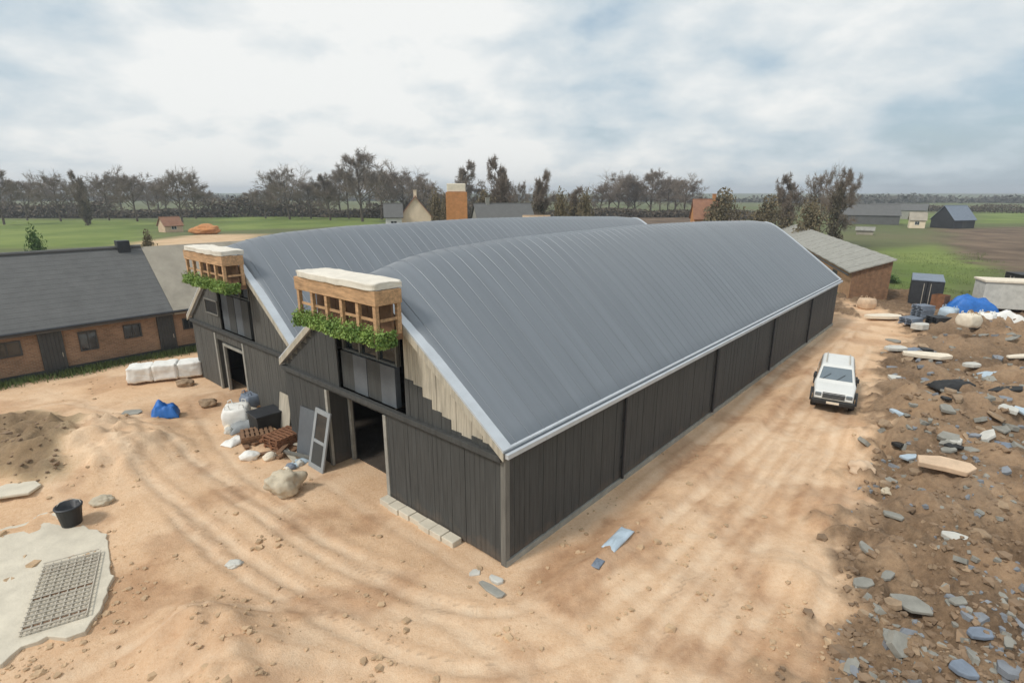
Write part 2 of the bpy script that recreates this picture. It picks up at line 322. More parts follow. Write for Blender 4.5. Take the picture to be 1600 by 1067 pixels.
def ground_mat():
    m = bpy.data.materials.new('site_ground'); m.use_nodes = True; nt = m.node_tree; N = nt.nodes; Lk = nt.links; b = N['Principled BSDF']
    tc = N.new('ShaderNodeTexCoord')
    def noise(scale, det=6, rough=.6):
        n = N.new('ShaderNodeTexNoise'); n.inputs['Scale'].default_value = scale; n.inputs['Detail'].default_value = det; n.inputs['Roughness'].default_value = rough
        Lk.new(tc.outputs['Object'], n.inputs['Vector']); return n.outputs['Fac']
    def ramp(fac, stops):
        r = N.new('ShaderNodeValToRGB'); e = r.color_ramp.elements
        while len(e) < len(stops): e.new(.5)
        for el, (p, c) in zip(e, stops): el.position = p; el.color = (*[lin(x) for x in c], 1)
        Lk.new(fac, r.inputs['Fac']); return r.outputs['Color']
    def mix(f, a, b_, mode='MIX'):
        x = N.new('ShaderNodeMix'); x.data_type = 'RGBA'; x.blend_type = mode
        if isinstance(f, float): x.inputs[0].default_value = f
        else: Lk.new(f, x.inputs[0])
        Lk.new(a, x.inputs[6]); Lk.new(b_, x.inputs[7]); return x.outputs[2]
    def attr(nm):
        a = N.new('ShaderNodeAttribute'); a.attribute_name = nm; s = N.new('ShaderNodeSeparateColor'); Lk.new(a.outputs['Color'], s.inputs[0]); return s.outputs
    Z, W = attr('zone'), attr('wear')
    def mul(a, k):
        q = N.new('ShaderNodeMath'); q.operation = 'MULTIPLY'; Lk.new(a, q.inputs[0])
        if isinstance(k, float): q.inputs[1].default_value = k
        else: Lk.new(k, q.inputs[1])
        return q.outputs[0]
    grass = ramp(noise(.035, 5), [(.36, (72, 86, 46)), (.5, (96, 112, 60)), (.66, (112, 112, 74))])
    grass = mix(mul(noise(1.4), .45), grass, ramp(noise(.3), [(.35, (64, 70, 42)), (.65, (122, 124, 84))]))
    far = ramp(noise(.008, 4), [(.38, (88, 92, 62)), (.52, (108, 100, 82)), (.66, (92, 104, 60))])
    grass = mix(.45, grass, far)
    meadow = ramp(noise(.05, 5), [(.35, (94, 112, 54)), (.65, (126, 138, 76))])
    base = mix(W[2], grass, meadow)
    plough = ramp(noise(.12, 6), [(.35, (88, 74, 62)), (.65, (128, 110, 92))])
    base = mix(Z[2], base, plough)
    soilc = mix(.5, ramp(noise(.55, 8, .65), [(.34, (86, 70, 56)), (.5, (124, 102, 80)), (.66, (162, 136, 108))]), ramp(noise(6, 6, .7), [(.35, (80, 66, 54)), (.65, (146, 122, 98))]))
    base = mix(Z[1], base, soilc)
    sandc = ramp(noise(.35, 8, .62), [(.34, (204, 165, 127)), (.5, (220, 184, 148)), (.66, (231, 203, 172))])
    fine = ramp(noise(9, 7, .75), [(.30, (170, 132, 98)), (.46, (218, 183, 148)), (.68, (233, 208, 178))])
    sandc = mix(.42, sandc, fine)
    pale = ramp(noise(2.2, 5), [(.4, (222, 194, 164)), (.7, (236, 216, 190))])
    sandc = mix(mul(W[0], .55), sandc, pale)
    dmp = ramp(noise(3, 6), [(.35, (154, 114, 84)), (.65, (186, 146, 112))])
    sandc = mix(mul(W[1], .75), sandc, dmp)
    base = mix(Z[0], base, sandc)
    grit = ramp(noise(38, 4, .8), [(.32, (120, 112, 104)), (.5, (188, 188, 188)), (.7, (214, 214, 214))])
    base = mix(.4, base, grit, 'SOFT_LIGHT')
    Lk.new(base, b.inputs['Base Color']); b.inputs['Roughness'].default_value = .95; b.inputs['Specular IOR Level'].default_value = .2
    bp = N.new('ShaderNodeBump'); bp.inputs['Strength'].default_value = .8; bp.inputs['Distance'].default_value = .07
    a1 = N.new('ShaderNodeAttribute'); a1.attribute_name = 'arc'; a2 = N.new('ShaderNodeAttribute'); a2.attribute_name = 'rut'
    sn = N.new('ShaderNodeMath'); sn.operation = 'SINE'; Lk.new(mul(a1.outputs['Fac'], 26.0), sn.inputs[0])
    ad = N.new('ShaderNodeMath'); ad.operation = 'MULTIPLY_ADD'; Lk.new(mul(sn.outputs[0], a2.outputs['Fac']), ad.inputs[0]); ad.inputs[1].default_value = .06
    Lk.new(mix(.5, noise(5, 8, .7), noise(22, 6, .7)), ad.inputs[2]); Lk.new(ad.outputs[0], bp.inputs['Height']); Lk.new(bp.outputs['Normal'], b.inputs['Normal'])
    return m
gm.materials.append(ground_mat())
# ------------------------------------------------------------------ barn
BL, EV, NB = 38.3, 3.64, 12.0
def ridge_z(a):
    K = [(-1.5, 7.0), (.7, 7.62), (2, 7.95), (3.5, 8.12), (7, 8.28), (17, 8.36), (26, 8.22), (35, 7.95), (40, 7.6)]
    return float(np.interp(a, [k[0] for k in K], [k[1] for k in K]))
def roof_z(a, t, rise=0):          # t = distance from the bay's ridge line
    r = .8; g = (math.sqrt(t * t + r * r) - r) / (math.sqrt(36 + r * r) - r); zr = ridge_z(a)
    return zr - (zr - EV) * g + .28 * math.sin(math.pi * min(1, max(0, g))) * math.sin(math.pi * min(1, max(0, a / BL)))
barn = empty('barn', C0, YAW, 'huge dark timber barn with twin grey zinc gable roofs, still under construction', 'barn')
def boards(mb, plane, u0, u1, zb, zt, axis='s', w=.2, out=-1, th=.05, jit=.014, rnd=random.Random(3)):
    """vertical boards side by side in the wall plane; zb, zt are functions of the running coordinate"""
    n = max(1, round((u1 - u0) / w)); w = (u1 - u0) / n
    for i in range(n):
        a, b = u0 + i * w + .004, u0 + (i + 1) * w - .004; o = plane + out * rnd.random() * jit; q = plane - out * th
        P = []
        for zf in (zb, zt):
            for (u, p) in ((a, o), (b, o), (b, q), (a, q)):
                zz = zf(u); P.append((p, u, zz) if axis == 's' else (u, p, zz))
        mb.hexa(P)
zc = lambda v: (lambda u: v)
# right hand long wall
mb = MB(); boards(mb, 0, .16, BL - .1, zc(.2), zc(EV - .12), 'a', .21); mb.build('side_wall', M['black_board'], barn)
mb = MB(); mb.box(.05, BL - .05, .08, .2, 0, EV - .1); mb.build('wall_frame', M['black'], barn)
mb = MB(); mb.box(.0, BL, -.05, .1, -.1, .17); mb.build('plinth', M['grey_conc'], barn)
for a_ in (6.1, 14.2, 22.4, 30.4):
    mb = MB(); mb.tube([(a_, -.09, .2), (a_, -.09, EV - .2)], .055, 10); mb.tube([(a_, -.09, EV - .22), (a_, -.02, EV - .08)], .055, 8); 
    mb.box(a_ - .07, a_ + .07, -.06, .0, 1.0, 1.05); mb.box(a_ - .07, a_ + .07, -.06, .0, 2.4, 2.45); mb.build('downpipe', M['dark_metal'], barn)
mb = MB(); mb.box(-.03, .15, -.03, .15, 0, EV - .1); mb.build('corner_post', M['grey_board'], barn, bevel=.01)
mb = MB(); mb.box(.76, BL, 23.9, 24, 0, EV - .1); mb.build('far_side_wall', M['black_board'], barn)
# rear gables
mb = MB()
for b in (0, 1):
    s0 = b * NB; boards(mb, BL - .06, s0 + .05, s0 + NB - .05, zc(0), lambda u, s0=s0: roof_z(BL - .1, abs(u - s0 - 6)) - .25, 's', .4, 1, .06)
mb.build('rear_gable', M['black_board'], barn)
mb = MB(); mb.box(.95, BL - .1, .22, 11.9, -.15, .02); mb.box(1.65, BL - .1, 11.902, 23.88, -.15, .02); mb.build('floor_slab', M['dark_floor'], barn)
FRONT = (0.0, 0.7)
for b in (0, 1):
    a0 = FRONT[b]; s0 = b * NB
    rz = lambda u, a0=a0, s0=s0: roof_z(a0 + .1, abs(u - s0 - 6)) - .24
    g = empty('gable_front', (0, 0, 0)); g.parent = barn
    rd = .85 if b == 0 else .22                                     # depth of the doorway recess
    ra, rb, da, db = (5.3, 8.85, 5.75, 8.6) if b == 0 else (5.6, 8.9, 6.1, 8.3)
    dh = 2.85 if b == 0 else 2.4
    lo = MB(); boards(lo, a0, s0 + .16, s0 + ra, zc(.06), zc(3.2)); boards(lo, a0, s0 + rb, s0 + 11.98, zc(.02), zc(3.2))
    boards(lo, a0, s0 + ra, s0 + rb, zc(3.06 if b == 0 else 2.75), zc(3.2))
    boards(lo, a0 + rd, s0 + ra, s0 + da, zc(0), zc(3.1)); boards(lo, a0 + rd, s0 + db, s0 + rb, zc(0), zc(3.1)); boards(lo, a0 + rd, s0 + da, s0 + db, zc(dh), zc(3.1))
    lo.box(a0 + .06, a0 + rd + .05, s0 + ra - .08, s0 + ra - .01, 0, 3.1); lo.box(a0 + .06, a0 + rd + .05, s0 + rb + .01, s0 + rb + .08, 0, 3.1)
    lo.box(a0 + .06, a0 + rd + .05, s0 + ra, s0 + rb, 3.11, 3.19)
    lo.build('lower_cladding', M['black_board'] if b == 0 else M['dim_board'], g)
    mb = MB()
    for (w0, w1, z0, z1) in ((da - .14, da, 0, dh + .14), (db, db + .14, 0, dh + .14), (da, db, dh, dh + .14)): mb.box(a0 + rd - .11, a0 + rd + .01, s0 + w0, s0 + w1, z0, z1)
    mb.box(a0 - .05, a0 + .055, s0 + ra - .1, s0 + ra + .06, 0, 3.05); mb.box(a0 - .05, a0 + .055, s0 + rb - .06, s0 + rb + .1, 0, 3.05)
    mb.build('doorway_frame', M['grey_conc'], g, bevel=.008)
    mb = MB(); mb.box(a0 - .16, a0 + .02, s0 + .05, s0 + 11.95, 3.21, 3.38); mb.build('ledge', M['black_board'], g, bevel=.01)
    # stepped dark cladding, pale boards still bare under the verge
    rnd = random.Random(5 + b)
    for (u0, u1, mir) in ((0, 4.1, False), (7.9, 12, True)):
        dk = MB(); pb = MB()
        k = 0
        while k * .41 < 4.0:
            e0, e1 = k * .41, min(4.1, (k + 1) * .41); zt = 3.46 + max(0, k - 4) * .225 + (.06 * (k % 3)) if b == 0 and not mir else 3.39 + k * .3
            A, B = (s0 + e0, s0 + e1) if not mir else (s0 + 12 - e1, s0 + 12 - e0)
            A = max(A, s0 + .05); B = min(B, s0 + 11.95)
            if mir and A < s0 + 7.9: A = s0 + 7.9
            if zt > 3.4: boards(dk, a0 - .02, A, B, zc(3.39), lambda u, zt=zt: min(zt, rz(u)), w=.2, rnd=rnd)
            boards(pb, a0, A, B, lambda u, zt=zt: min(zt + .003, rz(u) - .02), rz, w=.2, rnd=rnd)
            k += 1
        dk.build('upper_cladding', M['black_board'] if b == 0 else M['dim_board'], g); pb.build('bare_boarding', M['pale_board'] if b == 0 and not mir else (M['grey_board'] if b == 0 else M['brown_wood'] if not mir else M['dim_board']), g)
    # middle of the gable under the canopy: grey membrane below, glass above, an open slit beside it
    g0, g1, zs = (4.75, 7.86, 4.75) if b == 0 else (4.75, 7.86, 5.2)
    gp = MB(); gp.box(a0 + .3, a0 + .32, s0 + g0, s0 + g1, zs, 6.06); pane = gp.build('window', M['glass'], g)
    fr = MB()
    for u in np.linspace(g0, g1 - .08, 4): fr.box(a0 + .2, a0 + .36, s0 + u, s0 + u + .08, zs - .02, 6.09)
    for zz in (zs - .02, 6.0): fr.box(a0 + .22, a0 + .34, s0 + g0 + .01, s0 + g1 - .01, zz, zz + .07)
    fr.build('frame', M['grey_board'], pane)
    tone = [M['wrap'], M['black_board'], M['wrap'], M['black_board']]
    for k in range(4):
        ua, ub = s0 + g0 + (g1 - g0) * k / 4, s0 + g0 + (g1 - g0) * (k + 1) / 4
        si = MB(); si.box(a0 + .1 + .02 * (k % 2), a0 + .3, ua + .004, ub - .004, 3.385, zs - .021 ); si.build('sheathing_panel', tone[(k + b) % 4], g)
    if b == 1:
        w_ = MB().box(a0 - .04, a0 - .015, s0 + 8.0, s0 + 9.5, 4.1, 4.75).build('window', M['black'], g)
        mb = MB(); mb.box(a0 - .09, a0 - .03, s0 + 7.93, s0 + 9.57, 4.03, 4.1); mb.box(a0 - .09, a0 - .03, s0 + 7.93, s0 + 9.57, 4.75, 4.82); mb.box(a0 - .088, a0 - .032, s0 + 7.93, s0 + 8.0, 4.08, 4.77); mb.box(a0 - .088, a0 - .032, s0 + 9.5, s0 + 9.57, 4.08, 4.77); mb.build('frame', M['grey_board'], w_)
    up = MB(); boards(up, a0 + .15, s0 + 4.1, s0 + 7.9, zc(6.1), lambda u: max(6.15, rz(u)), rnd=rnd); up.build('gable_top', M['brown_wood'], g)
    # timber canopy with white deck and hanging plants
    cb = empty('canopy', (0, 0, 0)); cb.parent = barn
    f0, f1, u0, u1 = a0 - 1.05, a0 - .22, s0 + 3.8, s0 + 8.15
    mb = MB(); 
    mb = soft_box(f1 - f0 + .26, u1 - u0 - .08, .21, 20 + b * 7, .04); cx, cy = (f0 + f1) / 2, (u0 + u1) / 2 - .06
    mb.v = [(x + cx, y + cy, zz + 7.41) for x, y, zz in mb.v]; mb.build('membrane', M['cap'], cb, smooth=True)
    mb = MB(); mb.box(f0 - .08, f0 + .08, u0 - .05, u1 + .05, 7.0, 7.41); mb.box(f0 + .08, f1, u0 - .05, u0 + .09, 7.0, 7.41); mb.box(f0 + .08, f1, u1 - .09, u1 + .05, 7.0, 7.41)
    mb.build('fascia', M['tan_wood'], cb, bevel=.01)
    for i in range(6):
        y = u0 + (u1 - u0 - .14) * i / 5; mb = MB(); mb.box(f0 - .05, f0 + .07, y, y + .14, 6.2, 7.0); mb.build('post', M['tan_wood'], cb, bevel=.006)
    mb = MB(); mb.box(f1 - .16, f1 - .02, u0 - .02, u0 + .1, 6.1, 7.0); mb.build('post', M['tan_wood'], cb, bevel=.006)
    mb = MB(); mb.box(f0 + .02, f0 + .05, u0 + .1, u1 - .1, 6.52, 6.6); mb.box(f0 + .1, f1, u0 + .0, u0 + .04, 6.52, 6.6); mb.build('rail', M['tan_wood'], cb)
    mb = MB()
    for i in range(14): y = u0 + .1 + (u1 - u0 - .2) * i / 14; mb.box(f0 + .55 + .012 * (i % 2), f0 + .62, y, y + (u1 - u0 - .2) / 14 - .008, 6.1, 7.0)
    mb.box(f0 + .0, f1, u0, u1, 5.92, 6.1); mb.build('deck_box', M['brown_wood'], cb)
    mb = MB(); mb.box(f0 - .2, f0 + .1, u0 - .1, u1 + .1, 6.02, 6.2); mb.build('planter', M['brown_wood'], cb)
    mb = MB(); rl = random.Random(40 + b)
    for i in range(6500):
        y = rl.uniform(u0 - .06, u1 - .04); hang = .08 + .10 * (.5 + .5 * math.sin(y * 4.1) * math.sin(y * 1.7 + 1)); q = rl.random() ** 1.2
        mb.leaf((f0 - .17 - abs(rl.gauss(0, .06)), y, 6.24 - q * (hang + .22)), rl.uniform(.035, .075), rl)
    for i in range(900):
        x = rl.uniform(f0 - .2, f0 + .5); mb.leaf((x, u0 - .1 - abs(rl.gauss(0, .05)), 6.25 - rl.random() * .45), rl.uniform(.035, .07), rl)
    for i in range(800): mb.leaf((f0 - .05 + rl.gauss(0, .1), rl.uniform(u0 - .1, u1 + .1), 6.22 + abs(rl.gauss(0, .09))), rl.uniform(.03, .06), rl)
    mb.build('hanging_foliage', M['plant'], cb)
# roofs
for b in (0, 1):
    a0 = FRONT[b] - .14; a1 = BL + .2; s0 = b * NB; na, ns = 64, 28
    top = []; ss = [s0 - (.1 if b == 0 else 0) + (12 + (.1 if b == 0 else .2)) * j / ns for j in range(ns + 1)]
    if b == 0: ss[-1] = 12.0
    As = [a0 + (a1 - a0) * i / na for i in range(na + 1)]
    mb = MB(); vs = []; n1 = ns + 1
    for zo in (0, -.22):
        for a in As:
            for s_ in ss: vs.append((a, s_, roof_z(a, abs(s_ - s0 - 6)) + zo))
    o2 = len(As) * n1; fs = []
    for i in range(na):
        for j in range(ns):
            k = i * n1 + j; fs.append((k, k + n1, k + n1 + 1, k + 1)); fs.append((o2 + k, o2 + k + 1, o2 + k + n1 + 1, o2 + k + n1))
    for j in range(ns):
        fs.append((j, j + 1, o2 + j + 1, o2 + j)); k = na * n1 + j; fs.append((k + 1, k, o2 + k, o2 + k + 1))
    for i in range(na):
        k = i * n1; fs.append((k + n1, k, o2 + k, o2 + k + n1)); k += ns; fs.append((k, k + n1, o2 + k + n1, o2 + k))
    mb.add(vs, fs)
    a = a0 + .55
    while a < a1 - .3:                                  # standing seams
        P = [(s_, roof_z(a, abs(s_ - s0 - 6))) for s_ in ss]; n = len(P); w = .012
        vs = []
        for dz, da in ((-.01, -w), (.018, -w), (.018, w), (-.01, w)): vs += [(a + da, s_, zz + dz) for s_, zz in P]
        fs = []
        for j in range(n - 1):
            for q in range(3): fs.append((q * n + j, q * n + j + 1, (q + 1) * n + j + 1, (q + 1) * n + j))
        mb.add(vs, fs); a += .6
    ro = mb.build('roof', M['zinc'], barn, smooth=True)
    for nm, A, d in (('verge_trim', a0, -1), ('verge_trim', a1, 1)):
        mb = MB(); bb = MB(); P = [(s_, roof_z(A, abs(s_ - s0 - 6))) for s_ in ss]
        for (p, q) in zip(P, P[1:]):
            x0, x1 = sorted((A + d * .05, A - d * .3))
            mb.hexa([(x0, p[0], p[1] - .02), (x1, p[0], p[1] - .02), (x1, q[0], q[1] - .02), (x0, q[0], q[1] - .02), (x0, p[0], p[1] + .05), (x1, p[0], p[1] + .05), (x1, q[0], q[1] + .05), (x0, q[0], q[1] + .05)])
            y0, y1 = sorted((A + d * .02, A + d * .06)); 
            bb.hexa([(y0, p[0], p[1] - .26), (y1, p[0], p[1] - .26), (y1, q[0], q[1] - .26), (y0, q[0], q[1] - .26), (y0, p[0], p[1] - .021), (y1, p[0], p[1] - .021), (y1, q[0], q[1] - .021), (y0, q[0], q[1] - .021)])
        mb.build(nm, M['zinc_trim'], ro)
        bb.build('bargeboard', M['pale_board'], ro)
    se = -.1 if b == 0 else 24.2; d = -1 if b == 0 else 1
    mb = MB(); m_ = 24
    for i in range(m_):
        aa, ab = a0 + (a1 - a0) * i / m_ + .004, a0 + (a1 - a0) * (i + 1) / m_ - .004
        zz = roof_z(20, 6.1)
        y0, y1 = sorted((se + d * .02, se + d * .13)); mb.box(aa, ab, y0, y1, zz - .17, zz - .03)
        y0, y1 = sorted((se + d * .01, se - d * .22)); mb.box(aa, ab, y0, y1, zz + .02, zz + .075)
    mb.build('gutter', M['zinc_trim'], barn, bevel=.008)
mb = MB(); mb.box(.6, BL + .2, 11.86, 12.14, EV + .02, EV + .09); mb.build('valley_gutter', M['zinc_trim'], barn)
# ------------------------------------------------------------------ footing, loose boards at the corner
mb = MB(); rnd = random.Random(9)
for i in range(7): x = 1.7 + i * .52; mb.box(-.42 + rnd.uniform(-.04, .04), -.06, x, x + .5, -.1, .16 + rnd.uniform(0, .03))
o = mb.build('concrete_footing', M['concrete'], None, bevel=.02); o.location = C0; o.rotation_euler = (0, 0, YAW)
tag(o, 'pale concrete footing strip along the front wall of the barn', 'footing')
# ------------------------------------------------------------------ generic site things
def poly_slab(name, m, u, v, w, d, h, rz, label, cat, seed, tilt=(0, 0), n=7, lift=0, group=None, irregular=.25):
    r = random.Random(seed); P = []
    for i in range(n):
        t = 2 * math.pi * (i + r.uniform(-.25, .25)) / n
        cx, cy = math.cos(t), math.sin(t); k = 1 / max(abs(cx), abs(cy)) ** .75
        k *= 1 - irregular * r.random(); P.append((cx * k * w / 2, cy * k * d / 2))
    mb = MB().prism(P, 0, h); o = mb.build(name, m, None, bevel=min(.03, h * .25)); p = G(u, v); hs_ = [gz(p.x + i * w * .4, p.y + j * d * .4) for i in (-1, 0, 1) for j in (-1, 0, 1)]; p.z = .45 * max(hs_) + .55 * sum(hs_) / 9
    o.location = p + Vector((0, 0, lift - .02)); o.rotation_euler = (tilt[0], tilt[1], rz); return tag(o, label, cat, group)
def lump(name, m, u, v, w, d, h, rz, label, cat, seed, rough=.35, flat=.12, group=None, freq=1.3):
    """a closed boulder, bag or bundle: noise-displaced ball with a flattened foot"""
    import bmesh
    bm = bmesh.new(); bmesh.ops.create_icosphere(bm, subdivisions=4, radius=1)
    for q in bm.verts:
        c = q.co.copy(); k = 1 + rough * mn.noise(c * freq + Vector((seed * 3.1, seed, 0))) + rough * .45 * mn.noise(c * freq * 2.7 + Vector((0, seed * 5.3, 2)))
        c = c * k; c.z = max(c.z, -1 + 2 * flat) ; q.co = Vector((c.x * w / 2, c.y * d / 2, (c.z + 1 - 2 * flat) * h / (2 - 2 * flat)))
    me = bpy.data.meshes.new(name); bm.to_mesh(me); bm.free(); me.materials.append(m); me.polygons.foreach_set('use_smooth', [True] * len(me.polygons))
    o = bpy.data.objects.new(name, me); COL.objects.link(o); p = G(u, v); o.location = p - Vector((0, 0, .04)); o.rotation_euler = (0, 0, rz)
    return tag(o, label, cat, group)
def sheet(name, m, u, v, w, d, h, rz, label, cat, seed, group=None, th=.03, peak=1.0):
    """a crumpled sheet lying over something: a grid with thickness"""
    n = 18; mb = MB(); vs = []
    for k in (0, 1):
        for i in range(n + 1):
            for j in range(n + 1):
                x, y = i / n * 2 - 1, j / n * 2 - 1
                e = max(0, 1 - max(abs(x), abs(y)) ** 3); q = mn.noise(Vector((x * 1.8 + seed, y * 1.8, seed * 2))) ; q2 = abs(mn.noise(Vector((x * 4 + seed, y * 4, seed))))
                zz = h * (e * (.72 + .35 * q) + .18 * q2) * peak
                sx = 1 + .12 * mn.noise(Vector((x + seed, y, 7))); sy = 1 + .12 * mn.noise(Vector((x, y + seed, 9)))
                vs.append((x * w / 2 * sx, y * d / 2 * sy, max(.0, zz) + (th if k == 0 else 0)))
    N = (n + 1) ** 2; fs = []
    for i in range(n):
        for j in range(n):
            k = i * (n + 1) + j; fs.append((k, k + n + 1, k + n + 2, k + 1)); fs.append((N + k, N + k + 1, N + k + n + 2, N + k + n + 1))
    bd = [i * (n + 1) for i in range(n)] + [n * (n + 1) + j for j in range(n)] + [i * (n + 1) + n for i in range(n, 0, -1)] + list(range(n, 0, -1))
    for a, b in zip(bd, bd[1:] + bd[:1]): fs.append((a, b, N + b, N + a) if False else (b, a, N + a, N + b))
    mb.add(vs, fs); o = mb.build(name, m, None, smooth=True); p = G(u, v); o.location = p - Vector((0, 0, .02)); o.rotation_euler = (0, 0, rz); return tag(o, label, cat, group)
def pallet_mb(mb, z, w=1.2, d=1.0, rnd=random):
    M_ = Matrix.Translation((rnd.uniform(-.04, .04), rnd.uniform(-.04, .04), z)) @ Matrix.Rotation(rnd.uniform(-.05, .05), 4, 'Z')
    for y in (-d / 2, -.05, d / 2 - .1): mb.box(-w / 2, w / 2, y, y + .1, .0, .1, M_)
    for i in range(7):
        x = -w / 2 + i * (w - .12) / 6; mb.box(x, x + .12, -d / 2, d / 2, .102, .125, M_)
def pallet(u, v, rz, n, m, label, seed, name='pallet', cat='pallet', group=None):
    r = random.Random(seed); mb = MB()
    for i in range(n): pallet_mb(mb, i * .128, rnd=r)
    o = mb.build(name, m, None); p = G(u, v); o.location = p; o.rotation_euler = (0, 0, rz); return tag(o, label, cat, group)
def plank(u, v, L, rz, m, label, seed, name='plank', cat='plank', lift=0, tilt=0, w=.2, h=.06, group=None):
    mb = MB().box(-L / 2, L / 2, -w / 2, w / 2, 0, h); o = mb.build(name, m, None, bevel=.006); p = G(u, v)
    o.location = p + Vector((0, 0, lift)); o.rotation_euler = (0, tilt, rz); return tag(o, label, cat, group)
def bulk_bag(u, v, rz, s, m, label, seed):
    e = empty('bulk_bag', G(u, v), rz, label, 'bag'); import bmesh
    bm = bmesh.new(); bmesh.ops.create_cube(bm, size=1); bmesh.ops.subdivide_edges(bm, edges=bm.edges, cuts=7, use_grid_fill=True)
    for q in bm.verts:
        c = q.co.copy(); k = 1 + .22 * (1 - (2 * c.z) ** 2) * 1; r = max(abs(c.x), abs(c.y)) + 1e-6; L = math.hypot(c.x, c.y) + 1e-6
        rr = (r * .35 + L * .65) / L * k; c.x *= rr; c.y *= rr
        c += Vector((mn.noise(q.co * 3 + Vector((seed, 0, 0))), mn.noise(q.co * 3 + Vector((0, seed, 0))), mn.noise(q.co * 3 + Vector((0, 0, seed))))) * .06
        q.co = Vector((c.x * s, c.y * s, (c.z + .5) * s * .9))
    me = bpy.data.meshes.new('sack'); bm.to_mesh(me); bm.free(); me.materials.append(m); me.polygons.foreach_set('use_smooth', [True] * len(me.polygons))
    o = bpy.data.objects.new('sack', me); COL.objects.link(o); o.parent = e
    for sx, sy in ((-1, -1), (-1, 1), (1, -1), (1, 1)):
        x, y = sx * s * .4, sy * s * .4
        MB().tube([(x, y, s * .8), (x * .95, y * .9, s * 1.05), (x * .6, y * .95, s * 1.1), (x * .45, y, s * .85)], .025, 6).build('lifting_loop', m, e)
    return e
# left of the door: upright cabin
p = bw(-.60, 9.1); e = empty('door_panel', (p.x, p.y, gz(p.x, p.y) - .03), YAW, 'grey framed door panel with dark infill leaning beside the barn doorway', 'door panel')
tl = Matrix.Rotation(.235, 4, 'Y')
mb = MB(); mb.box(-.035, .035, -.52, -.36, 0, 2.3, tl); mb.box(-.035, .035, .36, .52, 0, 2.3, tl); mb.box(-.033, .033, -.36, .36, 2.12, 2.3, tl); mb.box(-.033, .033, -.36, .36, 0, .2, tl); mb.box(-.033, .033, -.36, .36, 1.02, 1.14, tl); mb.build('frame', M['grey_cab'], e, bevel=.008)
MB().box(-.015, .015, -.36, .36, .2, 1.02, tl).build('infill', M['grey_door'], e); MB().box(-.015, .015, -.36, .36, 1.14, 2.12, tl).build('pane', M['glass'], e)
p = bw(-.42, 10.2); o = MB().box(-.02, .02, -.6, .6, 0, 2.0, Matrix.Rotation(.2, 4, 'Y')).build('leaning_board', M['wrap'], None, bevel=.006); o.location = (p.x, p.y, gz(p.x, p.y) - .02); o.rotation_euler = (0, 0, YAW + .08); tag(o, 'wide blue grey board leaning against the wall left of the door panel', 'board')
lump('boulder', M['rock'], 446, 768, 1.2, 1.0, .85, .4, 'pale boulder alone on the sand in front of the leaning door panel', 'boulder', 2, .4)
# white wrapped insulation stack
p = G(262, 592); e = empty('insulation_stack', p, math.radians(24), 'long stack of boards wrapped in white film near the brick house', 'stack')
r = random.Random(4)
for i in range(3):
    o_ = soft_box(1.19, 1.1, .85 + r.uniform(-.06, .08), i * 3 + 2, .06).build('wrapped_pack', M['white'], e, smooth=True, loc=(-1.18 + i * 1.18, r.uniform(-.05, .05), .12))
mb = MB()
for y in (-.4, .3): mb.box(-1.8, 1.8, y, y + .1, 0, .118)
mb.build('bearers', M['brown_wood'], e)
sheet('tarpaulin', M['blue'], 258, 650, 1.15, .95, .78, .5, 'bright blue crumpled tarpaulin heaped on the sand', 'tarpaulin', 3)
poly_slab('paving_slab', M['grey_conc'], 208, 648, 1.0, .7, .06, .2, 'thin grey slab lying beside the blue tarpaulin', 'slab', 5)
lump('dark_lump', M['stone'], 326, 634, .8, .7, .42, 0, 'small dark lump of soil right of the blue tarpaulin', 'lump', 6)
lump('dark_lump', M['stone'], 290, 602, .9, .7, .4, 0, 'low dark lump standing for the shade at the end of the white wrapped stack', 'lump', 8)  # lump added in place of the shade beneath the stack
# clutter along the front between both bays
bulk_bag(372, 662, .3, .95, M['white'], 'white bulk bag standing in the clutter before the second gable', 3)
bulk_bag(396, 636, .9, .8, M['bluegrey'], 'grey bulk bag behind the white bulk bag', 5)
pallet(408, 628, .9, 5, M['rust'], 'stack of brown pallets against the wall between both gables', 1, 'pallet_stack', 'pallets')
pallet(402, 686, .5, 3, M['brown_wood'], 'low pallet stack before the black crate', 2, 'pallet_stack', 'pallets')
pallet(445, 694, 1.0, 4, M['rust'], 'rusty brown pallet stack beside the small white block', 3, 'pallet_stack', 'pallets')
p = G(418, 672); e = empty('crate', p, .8, 'black plastic crate among the pallets by the front wall', 'crate')
MB().box(-.55, .55, -.5, .5, .1, .85).build('body', M['black'], e, bevel=.02); mb = MB(); mb.box(-.6, .6, -.55, .55, .851, .91); mb.build('lid', M['dark_metal'], e, bevel=.01)
mb = MB(); [mb.box(x - .06, x + .06, -.5, .5, 0, .099) for x in (-.45, 0, .45)]; mb.build('feet', M['black'], e)
lump('cement_bag', M['white'], 390, 716, .75, .5, .35, .3, 'white bag lying nearest the sand before the pallet stacks', 'bag', 11, .2)
lump('cement_bag', M['cream'], 422, 716, .6, .45, .28, 1.3, 'cream bag lying right of the white bag', 'bag', 12, .2)
for i, (u, v, L, rz, lab) in enumerate(((432, 706, 1.9, .5, 'weathered plank lying before the rusty pallet stack'), (468, 700, 2.2, 1.1, 'grey brown plank leaning away beside the rusty pallet stack'), (380, 690, 1.7, 2.2, 'short plank lying across the sand behind the white bag'))):
    plank(u, v, L, rz, M['brown_wood'], lab, i, lift=.02)
r = random.Random(77)
